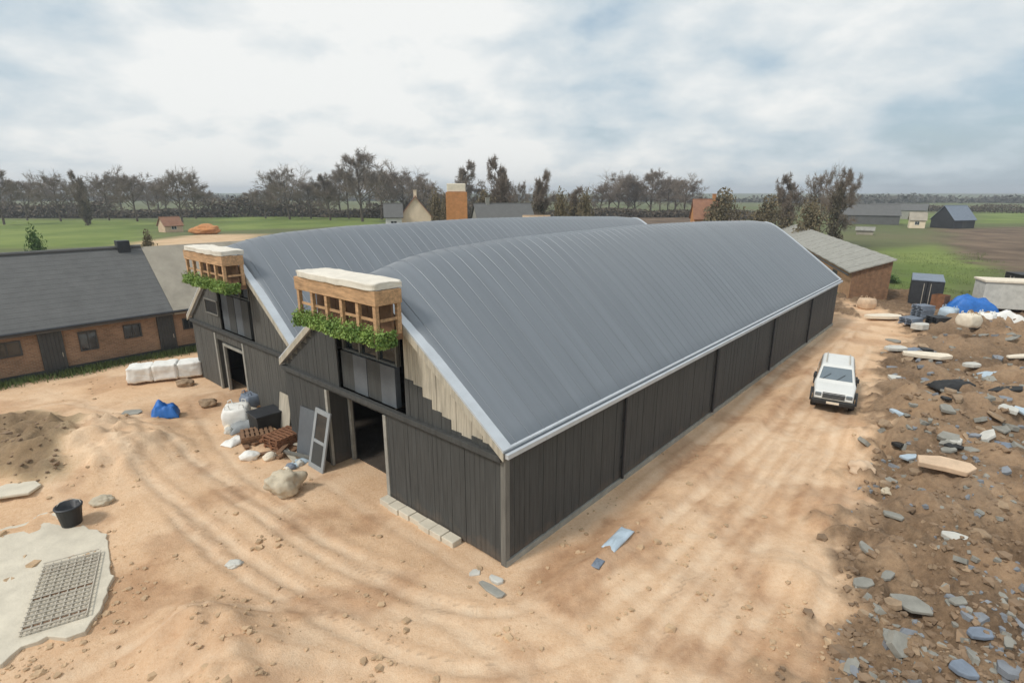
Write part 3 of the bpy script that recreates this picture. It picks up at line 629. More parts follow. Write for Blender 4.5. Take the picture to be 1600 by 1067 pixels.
for i in range(18):
    u, v = r.uniform(365, 480), 0; v = 628 + (u - 365) * .62 + r.uniform(-8, 34)
    plank(u, v, r.uniform(.7, 1.9), r.uniform(0, 3.1), M[r.choice(('brown_wood', 'tan_wood', 'grey_board', 'pale_board', 'rust'))], 'timber offcut thrown in the messy pile along the front walls', i, 'timber_offcut', 'offcut', r.uniform(.0, .25), r.uniform(-.12, .12), r.uniform(.09, .22), r.uniform(.04, .1), 'timber offcuts along the front walls')
for i in range(10):
    u = r.uniform(352, 470); v = 640 + (u - 352) * .62 + r.uniform(0, 36)
    lump('rubble_block', M[r.choice(('slabw', 'cream', 'slab', 'bluegrey'))], u, v, r.uniform(.25, .5), r.uniform(.2, .4), r.uniform(.15, .32), r.random() * 3, 'small pale block in the messy pile along the front walls', 'block', 50 + i, .25, .2, 'blocks along the front walls')
sheet('tarpaulin', M['grey_cab'], 386, 668, 1.5, .9, .4, .7, 'grey sheet crumpled between the white bulk bag and the pallets', 'tarpaulin', 61)
sheet('plastic_sheet', M['white'], 368, 690, 1.0, .6, .22, 1.2, 'white sheet crumpled in front of the white bulk bag', 'plastic sheet', 62)
sheet('plastic_sheet', M['paleblue'], 470, 722, .9, .5, .15, 1.0, 'pale blue sheet left of the leaning door panel', 'plastic sheet', 63)
# pale sheet leaning on the wall between the gables
o = MB().box(-.5, .5, -.02, .02, 0, 1.7).build('leaning_board', M['pale_board'], None, bevel=.005); o.location = bw(-.3 + .45, 13.1) ; o.location.z = 0; o.rotation_euler = (-.16, 0, YAW - math.pi / 2)
tag(o, 'pale board leaning upright against the dark wall', 'board')
# bottom left pad, mesh and bucket
zt = .07
pad = [(-260, 930), (-260, 800), (0, 800), (40, 775), (112, 808), (165, 835), (176, 900), (158, 955), (128, 985), (40, 1003), (0, 1040), (-120, 1067)]
mb = MB()
P0 = [at(u, v, zt) for u, v in pad]; P = []; r = random.Random(3)
for q0, q1 in zip(P0, P0[1:] + P0[:1]):
    m_ = max(1, int((q1 - q0).length / .22))
    for k in range(m_): q = q0.lerp(q1, k / m_); P.append(q + Vector((r.gauss(0, .05) + .12 * mn.noise(q * .9), r.gauss(0, .05) + .12 * mn.noise(q * .9 + Vector((9, 0, 0))), 0)))
c = sum(P, Vector()) / len(P)
mb.prism([((q - c).x, (q - c).y) for q in P][::-1], -.35, zt); o = mb.build('concrete_pad', M['concrete'], None, bevel=.02); o.location = (c.x, c.y, 0); tag(o, kind='structure')
q = [at(u, v, zt) for u, v in ((48, 990), (152, 958), (142, 866), (54, 894))]
ctr = sum(q, Vector()) / 4; ex = (q[1] - q[0]).normalized(); ang = math.atan2(ex.y, ex.x); wm = ((q[1] - q[0]).length + (q[2] - q[3]).length) / 2; dm = ((q[3] - q[0]).length + (q[2] - q[1]).length) / 2
e = empty('steel_mesh_bundle', (ctr.x, ctr.y, zt), ang, 'bundle of grey steel reinforcing mesh lying on the pale concrete pad', 'mesh bundle')
for k in range(2):
    for nm, hor in (('long_bars', 0), ('cross_bars', 1)):
        mb = MB(); zz = .03 + k * .07 + hor * .025
        L, W = (dm, wm) if hor == 0 else (wm, dm)
        n = int(W / .17)
        for i in range(n + 1):
            t = -W / 2 + W * i / n + .03 * k
            mb.tube([(t, -L / 2, zz), (t, L / 2, zz)] if hor == 0 else [(-L / 2, t, zz), (L / 2, t, zz)], .014, 5)
        mb.build(nm, M['steel'], e)
mb = MB(); [mb.box(-wm / 2, wm / 2, y - .04, y + .04, .0, .012) for y in (-dm * .4, 0, dm * .4)]; mb.build('bearers', M['brown_wood'], e)
def bucket(u, v, s, m, label, z=None):
    p = G(u, v) if z is None else at(u, v, z); e = empty('bucket', p, .4, label, 'bucket'); mb = MB(); n = 18
    prof = [(0, .02), (.32, .02), (.42, .78), (.45, .78), (.45, .74), (.44, .8), (.39, .8), (.3, .06), (0, .06)]
    vs = []; fs = []
    for (r_, zz) in prof:
        for k in range(n): t = 2 * math.pi * k / n; vs.append((r_ * s * math.cos(t), r_ * s * math.sin(t), zz * s))
    for i in range(len(prof) - 1):
        for k in range(n): fs.append((i * n + k, i * n + (k + 1) % n, (i + 1) * n + (k + 1) % n, (i + 1) * n + k))
    mb.add(vs, fs).build('shell', m, e, smooth=True)
    MB().tube([(-.44 * s, 0, .7 * s), (-.3 * s, .2 * s, .86 * s), (0, .32 * s, .9 * s), (.3 * s, .2 * s, .86 * s), (.44 * s, 0, .7 * s)], .012, 6).build('handle', M['steel'], e)
bucket(113, 818, .82, M['dark_metal'], 'dark tub standing at the edge of the pale concrete pad', .07)
poly_slab('paving_slab', M['concrete'], 20, 772, 1.6, 1.0, .1, .3, 'pale slab on the far left edge beyond the concrete pad', 'slab', 15)
lump('stone_heap', M['rock'], 160, 786, .7, .6, .3, 0, 'cream stone lying behind the corner of the concrete pad', 'stone', 16)
lump('stone_heap', M['slabw'], 367, 882, .42, .36, .16, 0, 'lone grey white stone in the sandy foreground', 'stone', 17)
# corner of the barn
poly_slab('paving_slab', M['grey_conc'], 768, 922, .95, .3, .07, -.75, 'narrow grey slab on the sand below the barn corner', 'slab', 18)
poly_slab('paving_slab', M['slabw'], 776, 908, .5, .26, .12, -.6, 'short white slab touching the barn corner', 'slab', 19)
poly_slab('paving_slab', M['slabw'], 742, 895, .4, .3, .06, .4, 'small pale slab left of the barn corner', 'slab', 20)
o = sheet('plastic_sheet', M['paleblue'], 966, 842, 1.25, .42, .13, YAW + .05, 'pale blue plastic sheet lying in the trench beside the side wall', 'plastic sheet', 8)
o = sheet('plastic_sheet', M['bluegrey'], 934, 880, .4, .25, .08, 1.0, 'small grey scrap of plastic nearer the barn corner', 'plastic sheet', 9)
# ------------------------------------------------------------------ right side debris
SL = [ # name, mat, u, v, w, d, h, rz, label, cat, tilt
 ('concrete_slab', 'slabtan', 1470, 752, 1.9, .85, .2, -.5, 'tan slab propped up with black shade beneath its edge', (.16, .0), .22),
 ('concrete_slab', 'slabw', 1488, 858, .82, .42, .14, -.6, 'bright white slab below a dark hollow', (.1, 0), .1),
 ('concrete_slab', 'slab', 1392, 820, .62, .36, .1, -.4, 'small grey slab at the sand edge above the pale upright stone', (0, .1), .03),
 ('concrete_slab', 'slab', 1352, 866, .3, .62, .12, .3, 'narrow upright grey stone slab at the sand edge', (.2, 0), .05),
 ('concrete_slab', 'slab', 1348, 916, .7, .42, .1, .3, 'grey slab left end of the bent pair', (0, 0), .02),
 ('concrete_slab', 'slab', 1384, 906, .62, .28, .1, .6, 'grey slab right end of the bent pair', (.05, 0), .04),
 ('concrete_slab', 'slab', 1424, 944, 1.05, .72, .09, -.2, 'widest flat grey slab in the brown soil', (.04, .03), .03),
 ('concrete_slab', 'bluegrey', 1530, 994, .62, .4, .1, .1, 'blue grey slab lying alone toward the lower right', (0, 0), .02),
 ('concrete_slab', 'slab', 1392, 1004, .5, .38, .07, .7, 'dull grey slab below the widest flat slab', (0, 0), .02),
 ('concrete_slab', 'bluegrey', 1502, 1056, .5, .52, .12, .2, 'blue grey slab cut by the bottom edge', (0, 0), .02),
 ('concrete_slab', 'slab', 1492, 964, .5, .3, .08, .2, 'small dull slab left of the lone blue grey slab', (0, 0), .01),
 ('concrete_slab', 'slabw', 1398, 547, 1.5, .8, .2, .1, 'pale slab at the foot of the rubble beside the sand road', (.1, 0), .1),
 ('concrete_slab', 'cream', 1446, 568, 2.6, .85, .22, -.4, 'long cream slab lying below the blue grey panel', (.1, 0), .12),
 ('concrete_slab', 'slabw', 1516, 580, 1.1, .7, .2, .1, 'pale slab between the black tarpaulin and the pale blue sheet', (0, 0), .1),
 ('concrete_slab', 'cream', 1382, 500, 3.2, 1.3, .25, .1, 'broad beige slab at the far end of the sand road', (0, 0), .05),
 ('concrete_slab', 'slabw', 1437, 521, 1.4, .9, .4, .2, 'beige block before the blue grey stack', (0, 0), .02),
 ('concrete_slab', 'stone', 1425, 752, .5, .4, .14, .5, 'brown block left of the propped tan slab', (0, 0), .02),
 ('concrete_slab', 'cream', 1592, 566, 2.0, .6, .14, .2, 'cream slab at the right picture edge', (0, 0), .06),
]
for i, (nm, m, u, v, w, d, h, rz, lab, tl, lf) in enumerate(SL): poly_slab(nm, M[m], u, v, w, d, h, rz, lab, 'slab', 30 + i, tl, 7, lf)
r = random.Random(123)
for i in range(34):
    u, v = r.uniform(1385, 1600), r.uniform(515, 730); k = r.uniform(.9, 1.9)
    poly_slab('broken_slab', M[r.choice(('slab', 'slab', 'slabw', 'chipgrey', 'black', 'stone', 'paleblue'))], u, v, k * r.uniform(.5, 1.0), k * r.uniform(.3, .6), r.uniform(.08, .2), r.random() * 3, 'broken piece of slab half buried in the brown spoil heaps', 'slab', 300 + i, (r.gauss(0, .2), r.gauss(0, .2)), 6, .0, 'broken slabs in the spoil heaps', .4)
sheet('panel', M['bluegrey'], 1434, 550, 2.0, .9, .32, -.2, 'blue grey panel heap above the long cream slab', 'panel', 21)
sheet('tarpaulin', M['black'], 1492, 606, 2.2, 1.1, .5, .1, 'black tarpaulin crumpled at the end of the soil mound', 'tarpaulin', 22)
sheet('plastic_sheet', M['paleblue'], 1560, 590, 1.7, 1.0, .4, -.3, 'pale blue sheet crumpled near the right edge', 'plastic sheet', 23)
sheet('plastic_sheet', M['bluegrey'], 1568, 700, 1.5, 1.1, .2, -.5, 'grey blue sheet lying in the dark hollow at the right edge', 'plastic sheet', 24)
sheet('plastic_sheet', M['slab'], 1516, 702, .5, .4, .1, .2, 'small grey sheet left of the dark hollow', 'plastic sheet', 27)
sheet('tarpaulin', M['black'], 1484, 834, .75, .38, .16, -.6, 'black sheet painting the dark of the hollow above the bright white slab', 'tarpaulin', 25)  # added black sheet, stands for the darkness inside the hollow
sheet('tarpaulin', M['black'], 1452, 778, .8, .36, .12, -.5, 'black sheet painting the shade under the propped tan slab', 'tarpaulin', 26)  # added black sheet, the slab's shade painted as a dark surface
lump('boulder', M['slabtan'], 1345, 738, .95, .8, .5, .3, 'rounded tan boulder at the edge of the sand road', 'boulder', 23, .35)
lump('boulder', M['rock'], 1386, 770, .4, .34, .2, 1, 'small pale rock beside the brown soil edge', 'boulder', 24, .35)
lump('boulder', M['stone'], 1382, 668, .6, .5, .35, 2, 'brown rock at the left foot of the round soil mound', 'boulder', 25, .35)
lump('boulder', M['stone'], 1530, 838, .5, .4, .25, 2, 'brown rock right of the bright white slab', 'boulder', 26, .35)
# far right storage yard
def container(u, v, L, W, H, rz, m, label, roofm=None):
    e = empty('storage_container', G(u, v), rz, label, 'container'); mb = MB(); n = int(L / .14)
    for sgn in (-1, 1):
        for i in range(n): x = -L / 2 + L * i / n; y = sgn * (W / 2 - .04 * (i % 2)); mb.box(x, x + L / n, min(y, y - sgn * .05), max(y, y - sgn * .05), .15, H - .1)
    mb.box(L / 2 - .05, L / 2, -W / 2 + .06, W / 2 - .06, .15, H - .1); mb.build('shell', m, e)
    MB().box(-L / 2, L / 2, -W / 2, W / 2, H - .1, H).build('roof', roofm or m, e, bevel=.02); MB().box(-L / 2, L / 2, -W / 2, W / 2, 0, .15).build('base', M['dark_metal'], e)
    for sgn in (-1, 1):
        d = MB().box(-L / 2 - .04, -L / 2, *sorted((sgn * .02, sgn * (W / 2 - .05))), .2, H - .15).build('door', m, e, bevel=.01)
        MB().tube([(-L / 2 - .07, sgn * .25, .3), (-L / 2 - .07, sgn * .25, H - .3)], .025, 6).build('locking_bar', M['steel'], d)
    return e
container(1442, 474, 5.2, 2.4, 2.5, YAW + .1, M['dark_metal'], 'dark grey storage container at the edge of the green field', M['bluegrey'])
p = G(1466, 484); e = empty('pallet_box', p, .5, 'brown wooden box standing before the dark container', 'box')
mb = MB()
for k in range(6): mb.box(-.5, .5, -.5, -.46, .15 + k * .2, .33 + k * .2); mb.box(-.5, .5, .46, .5, .15 + k * .2, .33 + k * .2); mb.box(-.5, -.46, -.46, .46, .15 + k * .2, .33 + k * .2); mb.box(.46, .5, -.46, .46, .15 + k * .2, .33 + k * .2)
mb.build('sides', M['rust'], e); mb = MB(); [mb.box(x, x + .1, -.5, .5, 0, .149) for x in (-.5, -.05, .4)]; mb.build('feet', M['brown_wood'], e)
e = empty('site_office', G(1566, 484), -.35, 'white site office cabin beside the blue tarpaulin', 'cabin')
MB().box(-2.0, 2.0, -1.1, 1.1, .25, 2.5).build('body', M['slabw'], e, bevel=.03); MB().box(-2.1, 2.1, -1.2, 1.2, 2.5, 2.68).build('roof', M['cream'], e, bevel=.02)
MB().box(1.45, 1.9, -1.13, -1.102, .3, 2.1).build('door', M['bluegrey'], e)
mb = MB(); [mb.box(x, x + .3, -.9, .9, 0, .249) for x in (-1.8, -.15, 1.5)]; mb.build('skids', M['dark_metal'], e)
sheet('tarpaulin', M['blue'], 1516, 492, 3.6, 1.7, 2.0, -.3, 'large blue tarpaulin over a stack before the white cabin', 'tarpaulin', 31)
bulk_bag(1512, 510, .2, .9, M['cream'], 'cream bulk bag below the large blue tarpaulin', 7)
bulk_bag(1538, 507, .6, .95, M['white'], 'white bulk bag right of the cream bulk bag', 8)
bulk_bag(1480, 498, .6, 1.0, M['paleblue'], 'pale blue bulk bag left of the brown post', 9)
bulk_bag(1353, 482, .3, 1.0, M['slabtan'], 'tan bulk bag at the far end beside the green bush', 10)
pallet(1440, 496, .2, 8, M['bluegrey'], 'tall blue grey stack of steel pallets before the dark container', 12, 'pallet_stack', 'pallets')
pallet(1422, 506, .4, 4, M['bluegrey'], 'lower blue grey pallet stack left of the tall one', 13, 'pallet_stack', 'pallets')
pallet(1464, 510, .1, 6, M['dark_metal'], 'dark pallet stack right of the tall blue grey stack', 14, 'pallet_stack', 'pallets')
sheet('plastic_sheet', M['white'], 1562, 506, 3.4, 1.5, 1.1, .1, 'large white sheeting heap right of the large blue tarpaulin', 'plastic sheet', 71)
container(1612, 466, 4, 2.4, 2.4, -.2, M['black'], 'black container at the right picture edge')
# ------------------------------------------------------------------ vehicle
def car():
    p = at(1298, 646); dirv = Vector((-.52, -.854, 0)); c = p - dirv * 2.25
    e = empty('pickup_car', (c.x, c.y, gz(c.x, c.y) + .0), math.atan2(dirv.y, dirv.x), 'white four wheel drive car facing forward on the sand road', 'car')
    prof = [(-2.2, .55), (-2.25, 1.05), (-2.15, 1.25), (-1.98, 1.82), (-1.8, 1.88), (.25, 1.86), (.4, 1.8), (.98, 1.22), (1.1, 1.16), (2.0, 1.02), (2.15, .92), (2.2, .55)]
    def hw(zv, xv): return .86 - max(0, zv - 1.1) * .24 - max(0, xv - 1.6) * .1
    mb = MB(); n = len(prof)
    vs = [(x, -hw(zv, x), zv) for x, zv in prof] + [(x, hw(zv, x), zv) for x, zv in prof]
    mb.add(vs, [tuple(range(n)), tuple(range(n, 2 * n))[::-1]] + [((i + 1) % n, i, n + i, n + (i + 1) % n) for i in range(n)])
    body = mb.build('body', M['paint'], e, bevel=.09)
    MB().box(-2.15, 2.1, -.8, .8, .34, .56).build('chassis', M['black'], e)
    # glass sits a few millimetres proud of the body
    def quad(P, off, nm, par, m=M['glass']):
        P = [Vector(q) for q in P]; nrm = (P[1] - P[0]).cross(P[3] - P[0]).normalized() * off
        return MB().hexa([*P, *[q + nrm for q in P]]).build(nm, m, par)
    quad([(.93, -.7, 1.27), (.93, .7, 1.27), (.44, .6, 1.76), (.44, -.6, 1.76)], .012, 'windscreen', e, M['car_glass'])
    MB().box(2.341, 2.352, -.26, .26, .5, .61).build('number_plate', M['cream'], e)
    mb = MB(); mb.box(-2.0, 1.95, -.885, -.862, .5, .72); mb.box(-2.0, 1.95, .862, .885, .5, .72); mb.build('mud_on_sills', M['stones'], e)
    mb = MB(); [mb.tube([(.95, y, 1.285), (.72, y + .32, 1.52)], .012, 5) for y in (-.55, .05)]; mb.build('wiper', M['black'], e)
    quad([(-2.13, .7, 1.3), (-2.13, -.7, 1.3), (-2.0, -.6, 1.74), (-2.0, .6, 1.74)], .012, 'rear_window', e)
    for s in (-1, 1):
        for x0, x1 in ((-1.85, -1.2), (-1.1, -.35), (-.25, .62)):
            y0, y1 = s * (hw(1.28, 0) + .004), s * (hw(1.72, 0) + .004); xt = min(x1, .38)
            P = [(x0, y0, 1.28), (x1, y0, 1.28), (xt, y1, 1.72), (x0, y1, 1.72)]
            quad(P if s < 0 else P[::-1], .01, 'side_window', e)
        mb = MB().box(.55, .75, s * .9 - .07, s * .9 + .07, 1.2, 1.4); mb.build('mirror', M['black'], e, bevel=.03)
        h = MB().box(2.1, 2.19, *sorted((s * .5, s * .76)), .78, .95).build('headlight', M['car_glass'], e, bevel=.03)
        for x in (-1.4, 1.35):
            w = empty('wheel', (x, s * .8, .38)); w.parent = e
            mb = MB(); N = 24; pr = [(.22, -.1), (.34, -.12), (.38, -.09), (.38, .09), (.34, .12), (.22, .1)]; vs = []; fs = []
            for (r_, y) in pr:
                for k in range(N): t = 2 * math.pi * k / N; vs.append((r_ * math.cos(t), y, r_ * math.sin(t)))
            for i in range(len(pr)):
                j = (i + 1) % len(pr)
                for k in range(N): fs.append((i * N + k, i * N + (k + 1) % N, j * N + (k + 1) % N, j * N + k))
            mb.add(vs, fs).build('tyre', M['tyre'], w, smooth=True)
            MB().tube([(0, -.08, 0), (0, .08, 0)], .225, 20).build('rim', M['steel'], w)
            mb = MB()                                            # flared arch over the wheel
            for k in range(10):
                t0, t1 = math.pi * k / 10, math.pi * (k + 1) / 10; y0, y1 = sorted((s * .78, s * .98))
                q = [(x + r_ * math.cos(t), y, .4 + r_ * math.sin(t)) for t in (t0, t1) for r_ in (.43, .5) for y in (y0, y1)]
                mb.hexa([q[0], q[1], q[3], q[2], q[4], q[5], q[7], q[6]])
            mb.build('wheel_arch', M['black'], e)
    for s_ in (-1, 1):
        mb = MB(); [mb.box(x - .01, x + .01, *sorted((s_ * .855, s_ * .868)), .6, 1.18) for x in (-1.15, -.3, .68)]; mb.box(-2.0, 1.9, *sorted((s_ * .858, s_ * .875)), .86, .9); mb.build('door_seams', M['black'], e)
    MB().box(2.19, 2.215, -.8, .8, .67, .7).build('lower_trim', M['steel'], e)
    MB().box(2.08, 2.34, -.88, .88, .42, .66).build('bumper', M['black'], e, bevel=.05)
    MB().box(-2.38, -2.18, -.86, .86, .45, .68).build('rear_bumper', M['black'], e, bevel=.05)
    mb = MB(); [mb.box(2.17, 2.2, -.46, .46, .72 + k * .06, .75 + k * .06) for k in range(5)]; mb.build('grille', M['black'], e)
    for s in (-1, 1): MB().tube([(-1.7, s * .5, 1.95), (.1, s * .5, 1.94)], .025, 6).build('roof_rail', M['steel'], e)
car()
# ------------------------------------------------------------------ houses
def wall_window(par, x0, x1, z0, z1, y, dirn=-1, fm=None):
    w_ = MB().box(x0, x1, *sorted((y + dirn * .01, y + dirn * .03)), z0, z1).build('window', M['glass'], par); mb = MB()
    for (a, b, c_, d_) in ((x0 - .07, x0, z0 - .07, z1 + .07), (x1, x1 + .07, z0 - .07, z1 + .07), (x0, x1, z1, z1 + .07), (x0, x1, z0 - .07, z0), ((x0 + x1) / 2 - .03, (x0 + x1) / 2 + .03, z0, z1)): mb.box(a, b, *sorted((y + dirn * .005, y + dirn * .06)), c_, d_)
    mb.build('frame', fm or M['paint'], w_); return w_
def house(name, label, cat, loc, rz, L, D, hw, hr, wm, rm, wins=(), chimney=None, over=.3, doors=(), group=None, hip=0):
    """ridge along local x; the front long wall faces local -y"""
    e = empty(name, loc, rz, label, cat, group); mb = MB()
    x0, x1, y0, y1 = -L / 2, L / 2, -D / 2, D / 2
    mb.add([(x0, y0, -.3), (x1, y0, -.3), (x1, y1, -.3), (x0, y1, -.3), (x0, y0, hw), (x1, y0, hw), (x1, y1, hw), (x0, y1, hw), (x0, 0, hr - .12), (x1, 0, hr - .12)],
           [(0, 1, 5, 4), (2, 3, 7, 6), (1, 2, 6, 9, 5), (3, 0, 4, 8, 7)]); mb.build('wall', wm, e)
    k = (hr - hw) / (D / 2); mb = MB()
    for s in (-1, 1):
        P = [(x0 - over, s * (D / 2 + over), hw - k * over), (x1 + over, s * (D / 2 + over), hw - k * over), (x1 + over - hip, 0, hr), (x0 - over + hip, 0, hr)]
        if s > 0: P = P[::-1]
        mb.hexa([*[(a, b, c - .14) for a, b, c in P], *P])
    ro = mb.build('roof', rm, e)
    mb = MB().tube([(x0 - over, 0, hr + .02), (x1 + over, 0, hr + .02)], .09, 6); mb.build('ridge_cap', rm, ro)
    for (a, b, c, d) in wins: wall_window(e, a, b, c, d, y0)
    for (a, b, c) in doors: MB().box(a, b, y0 - .06, y0 + .02, 0, c).build('door', M['grey_door'], e, bevel=.01)
    if chimney:
        for cx in chimney: mb = MB().box(cx - .35, cx + .35, -.3, .3, hr - .6, hr + 1.0); mb.box(cx - .42, cx + .42, -.37, .37, hr + 1.001, hr + 1.12); mb.build('chimney', wm, ro)
    return e
# brick house on the left, parallel to the barn, its long wall faces the barn
hs = 30.4; ha0, ha1 = -22.0, 22.0
bh = empty('brick_house', bw(0, hs + 4.2), YAW, 'long low brick house with dark slate roof left of the barn', 'house')
zt = lambda y: 3.0 + (6.5 - 3.0) * (1 - abs(y) / 4.2)
mb = MB(); mb.add([(ha0, -4.2, -.3), (ha1, -4.2, -.3), (ha1, 4.2, -.3), (ha0, 4.2, -.3), (ha0, -4.2, 3.0), (ha1, -4.2, 3.0), (ha1, 4.2, 3.0), (ha0, 4.2, 3.0), (ha0, 0, 6.4), (ha1, 0, 6.4)], [(0, 1, 5, 4), (2, 3, 7, 6), (1, 2, 6, 9, 5), (3, 0, 4, 8, 7)]); mb.build('wall', M['brick'], bh)
def roof_piece(nm, a_, b_, m, tiles):
    mb = MB(); k = 3.5 / 4.2
    for s in (-1, 1):
        rows = 16 if tiles else 1
        for i in range(rows):
            ya, yb = 4.6 * (1 - i / rows), 4.6 * (1 - (i + 1) / rows); za, zb_ = 6.5 - ya * k, 6.5 - yb * k
            li = .018 if tiles else 0
            P = [(a_, s * ya, za + li), (b_, s * ya, za + li), (b_, s * yb, zb_ + .01), (a_, s * yb, zb_ + .01)]
            if s > 0: P = P[::-1]
            mb.hexa([*[(x, y, zz - .16) for x, y, zz in P], *P])
    return mb.build(nm, m, bh)
rf = roof_piece('roof', ha0 - .3, 1.6, M['slate'], True); roof_piece('bare_roof_section', 1.62, ha1 + .3, M['sheath'], False)
MB().tube([(ha0, 0, 6.56), (1.6, 0, 6.56)], .11, 8).build('ridge_cap', M['slate'], rf)
MB().tube([(ha0, -4.72, 2.72), (ha1, -4.72, 2.72)], .08, 8).build('gutter', M['dark_metal'], bh)
def on_wall(u, v):        # pixel on the brick wall's plane to house coordinates
    d = ray(u, v); P0 = bw(0, hs); t = (P0 - EYE).dot(NX) / d.dot(NX); q = EYE + d * t - C0; return q.dot(AX), q.z
for (u0, u1, vm) in ((63, 102, 550), (246, 272, 512)):
    a_, b_ = on_wall(u0, vm)[0], on_wall(u1, vm)[0]; d = MB().box(a_, b_, -4.36, -4.18, -.1, 2.75).build('door', M['grey_door'], bh, bevel=.02)
    mb = MB(); [mb.box(a_ + (b_ - a_) * k / 6 - .012, a_ + (b_ - a_) * k / 6 + .012, -4.375, -4.361, 0, 2.6) for k in range(1, 6)]; mb.build('board_joints', M['dark_metal'], d)
    MB().tube([(b_ - .15, -4.4, 1.0), (b_ - .15, -4.4, 1.25)], .02, 6).build('handle', M['steel'], d)
for (u, v, w_, h_) in ((138, 532, .75, 1.0), (207, 517, .8, .7), (10, 547, 1.1, .7), (-60, 560, .8, 1.0), (295, 505, .6, .6)):
    a_, zz = on_wall(u, v); wall_window(bh, a_ - w_ / 2, a_ + w_ / 2, zz - h_ / 2, zz + h_ / 2, -4.2, -1, M['grey_door'])
MB().box(ha0, ha1, -4.27, -4.201, -.1, .35).build('plinth', M['grey_door'], bh)
for (u, nm) in ((192, 'roof_vent'),):
    P0 = bw(0, hs + 4.2); d = ray(u, 388); t = (P0 - EYE).dot(NX) / d.dot(NX); a_ = (EYE + d * t - C0).dot(AX)
    MB().box(a_ - .35, a_ + .35, -.35, .35, 6.2, 7.0).build(nm, M['dark_metal'], rf, bevel=.03)
# low brick building behind the barn on the right
P = at(1325, 468); dv = Vector((.325, .946, 0)).normalized(); rv = Vector((dv.y, -dv.x, 0)); LW, LL = 3.2, 62.0
def zat(u, v, Q): d = ray(u, v); return EYE.z + d.z * (Q.y / d.y)
ze, zr_ = zat(1325, 425, P), zat(1368, 408, P + rv * LW)
e = empty('outbuilding', P, math.atan2(dv.y, dv.x), 'long low outbuilding with pale grey lean-to roof behind the far end of the barn', 'outbuilding')
mb = MB(); mb.hexa([(.05, -LW, -.2), (LL, -LW, -.2), (LL, 0, -.2), (.05, 0, -.2), (.05, -LW, zr_), (LL, -LW, zr_), (LL, 0, ze), (.05, 0, ze)]); mb.build('wall', M['browngable'], e)  # wall colour lightened to carry the light on its long side
mb = MB(); n_ = 14
for i in range(n_): y0, y1 = -LW * i / n_ - .005, -LW * (i + 1) / n_ + .005; mb.hexa([(0 - .02 * (i % 2), y0, .0), (.049, y0, .0), (.049, y1, .0), (0 - .02 * (i % 2), y1, .0), (0 - .02 * (i % 2), y0, ze + (zr_ - ze) * -y0 / LW), (.049, y0, ze + (zr_ - ze) * -y0 / LW), (.049, y1, ze + (zr_ - ze) * -y1 / LW), (0 - .02 * (i % 2), y1, ze + (zr_ - ze) * -y1 / LW)])
mb.build('gable_boards', M['brown_wood'], e)  # darker tone puts the shade of this end into its colour
k_ = (zr_ - ze) / LW; mb = MB(); n_ = 31
for i in range(n_):
    xa, xb = -.3 + (LL + .5) * i / n_, -.3 + (LL + .5) * (i + 1) / n_; zo = .03 * (i % 2)
    q = [(xa, .3, ze - .3 * k_ + .02), (xb, .3, ze - .3 * k_ + .02), (xb, -LW - .2, zr_ + .2 * k_ + .02), (xa, -LW - .2, zr_ + .2 * k_ + .02)]
    mb.hexa([*[(a, b, c + zo) for a, b, c in q], *[(a, b, c + .12 + zo) for a, b, c in q]])
mb.build('roof', M['grey_conc'], e)
for x in (6, 15, 27, 41): MB().box(x, x + 2.2, .0, .04, 0, min(2.0, ze - .4)).build('door', M['dark_metal'], e, bevel=.01)
MB().tube([(-.2, .36, ze - .3), (LL, .36, ze - .3)], .07, 6).build('gutter', M['dark_metal'], e)
def face_cam(p): return math.atan2(p.y, p.x) - math.pi / 2
def far(u, D): p = atD(u, 340, D); return Vector((p.x, p.y, gz(p.x, p.y)))
def ztop(v, D, u=800): return atD(u, v, D).z
p = far(650, 105); house('cottage', 'cream gabled cottage behind the barn roof left of the brick tower', 'cottage', p, face_cam(p) + math.pi / 2, 9, 5.4, 6.2, ztop(306, 105, 650), M['paint_cream'], M['redroof'], [(-2, -1, 3.2, 4.4), (1, 2, 3.2, 4.4)], [3.6])
p = far(615, 100); house('shed', 'small white shed adjoining the cream cottage', 'shed', p, face_cam(p), 2.8, 4, 6.2, ztop(318, 100, 615), M['paint'], M['slate'], [(-.5, .5, 4.0, 5.2)])
p = far(714, 92); hT = ztop(300, 92, 714); e = empty('brick_tower', p, face_cam(p), 'square orange brick tower with pale cap above the barn roof', 'tower')
MB().box(-1.7, 1.7, -1.7, 1.7, -.3, hT).build('wall', M['orange'], e); MB().box(-1.5, 1.5, -1.5, 1.5, hT + .001, hT + 1.3).build('cap', M['cream'], e, bevel=.1); 
p = far(785, 110); house('farmhouse', 'grey roofed farmhouse between the brick tower and the dark ivy tree', 'farmhouse', p, face_cam(p) + .25, 11, 7, 5.0, ztop(318, 110, 785), M['grey_conc'], M['slate'], [(-3.5, -2.5, 2.5, 3.6), (1, 2, 2.5, 3.6)], [-3])
p = far(838, 80); house('shed', 'low pale shed peeping over the barn roof under the dark ivy tree', 'shed', p, face_cam(p), 3.4, 3, 4.8, ztop(338, 80, 838), M['paint_cream'], M['slabtan'])
p = far(1101, 120); house('cottage', 'small red brick cottage standing behind the barn roof at its far end', 'cottage', p, face_cam(p) + .2, 5.0, 5, 5.2, ztop(311, 120, 1101), M['orange'], M['redroof'], [(-.6, .6, 3.2, 4.3)], [1.6])
p = far(1355, 190); house('long_shed', 'long grey shed in the field right of the ivy covered trees', 'shed', p, face_cam(p) + .15, 17, 9, 3.2, ztop(319, 190, 1355), M['slate'], M['slate'])
p = far(1402, 230); house('long_shed', 'second long grey shed farther right beyond the field', 'shed', p, face_cam(p) - .1, 19, 9, 3.6, ztop(318, 230, 1402), M['grey_conc'], M['slate'])
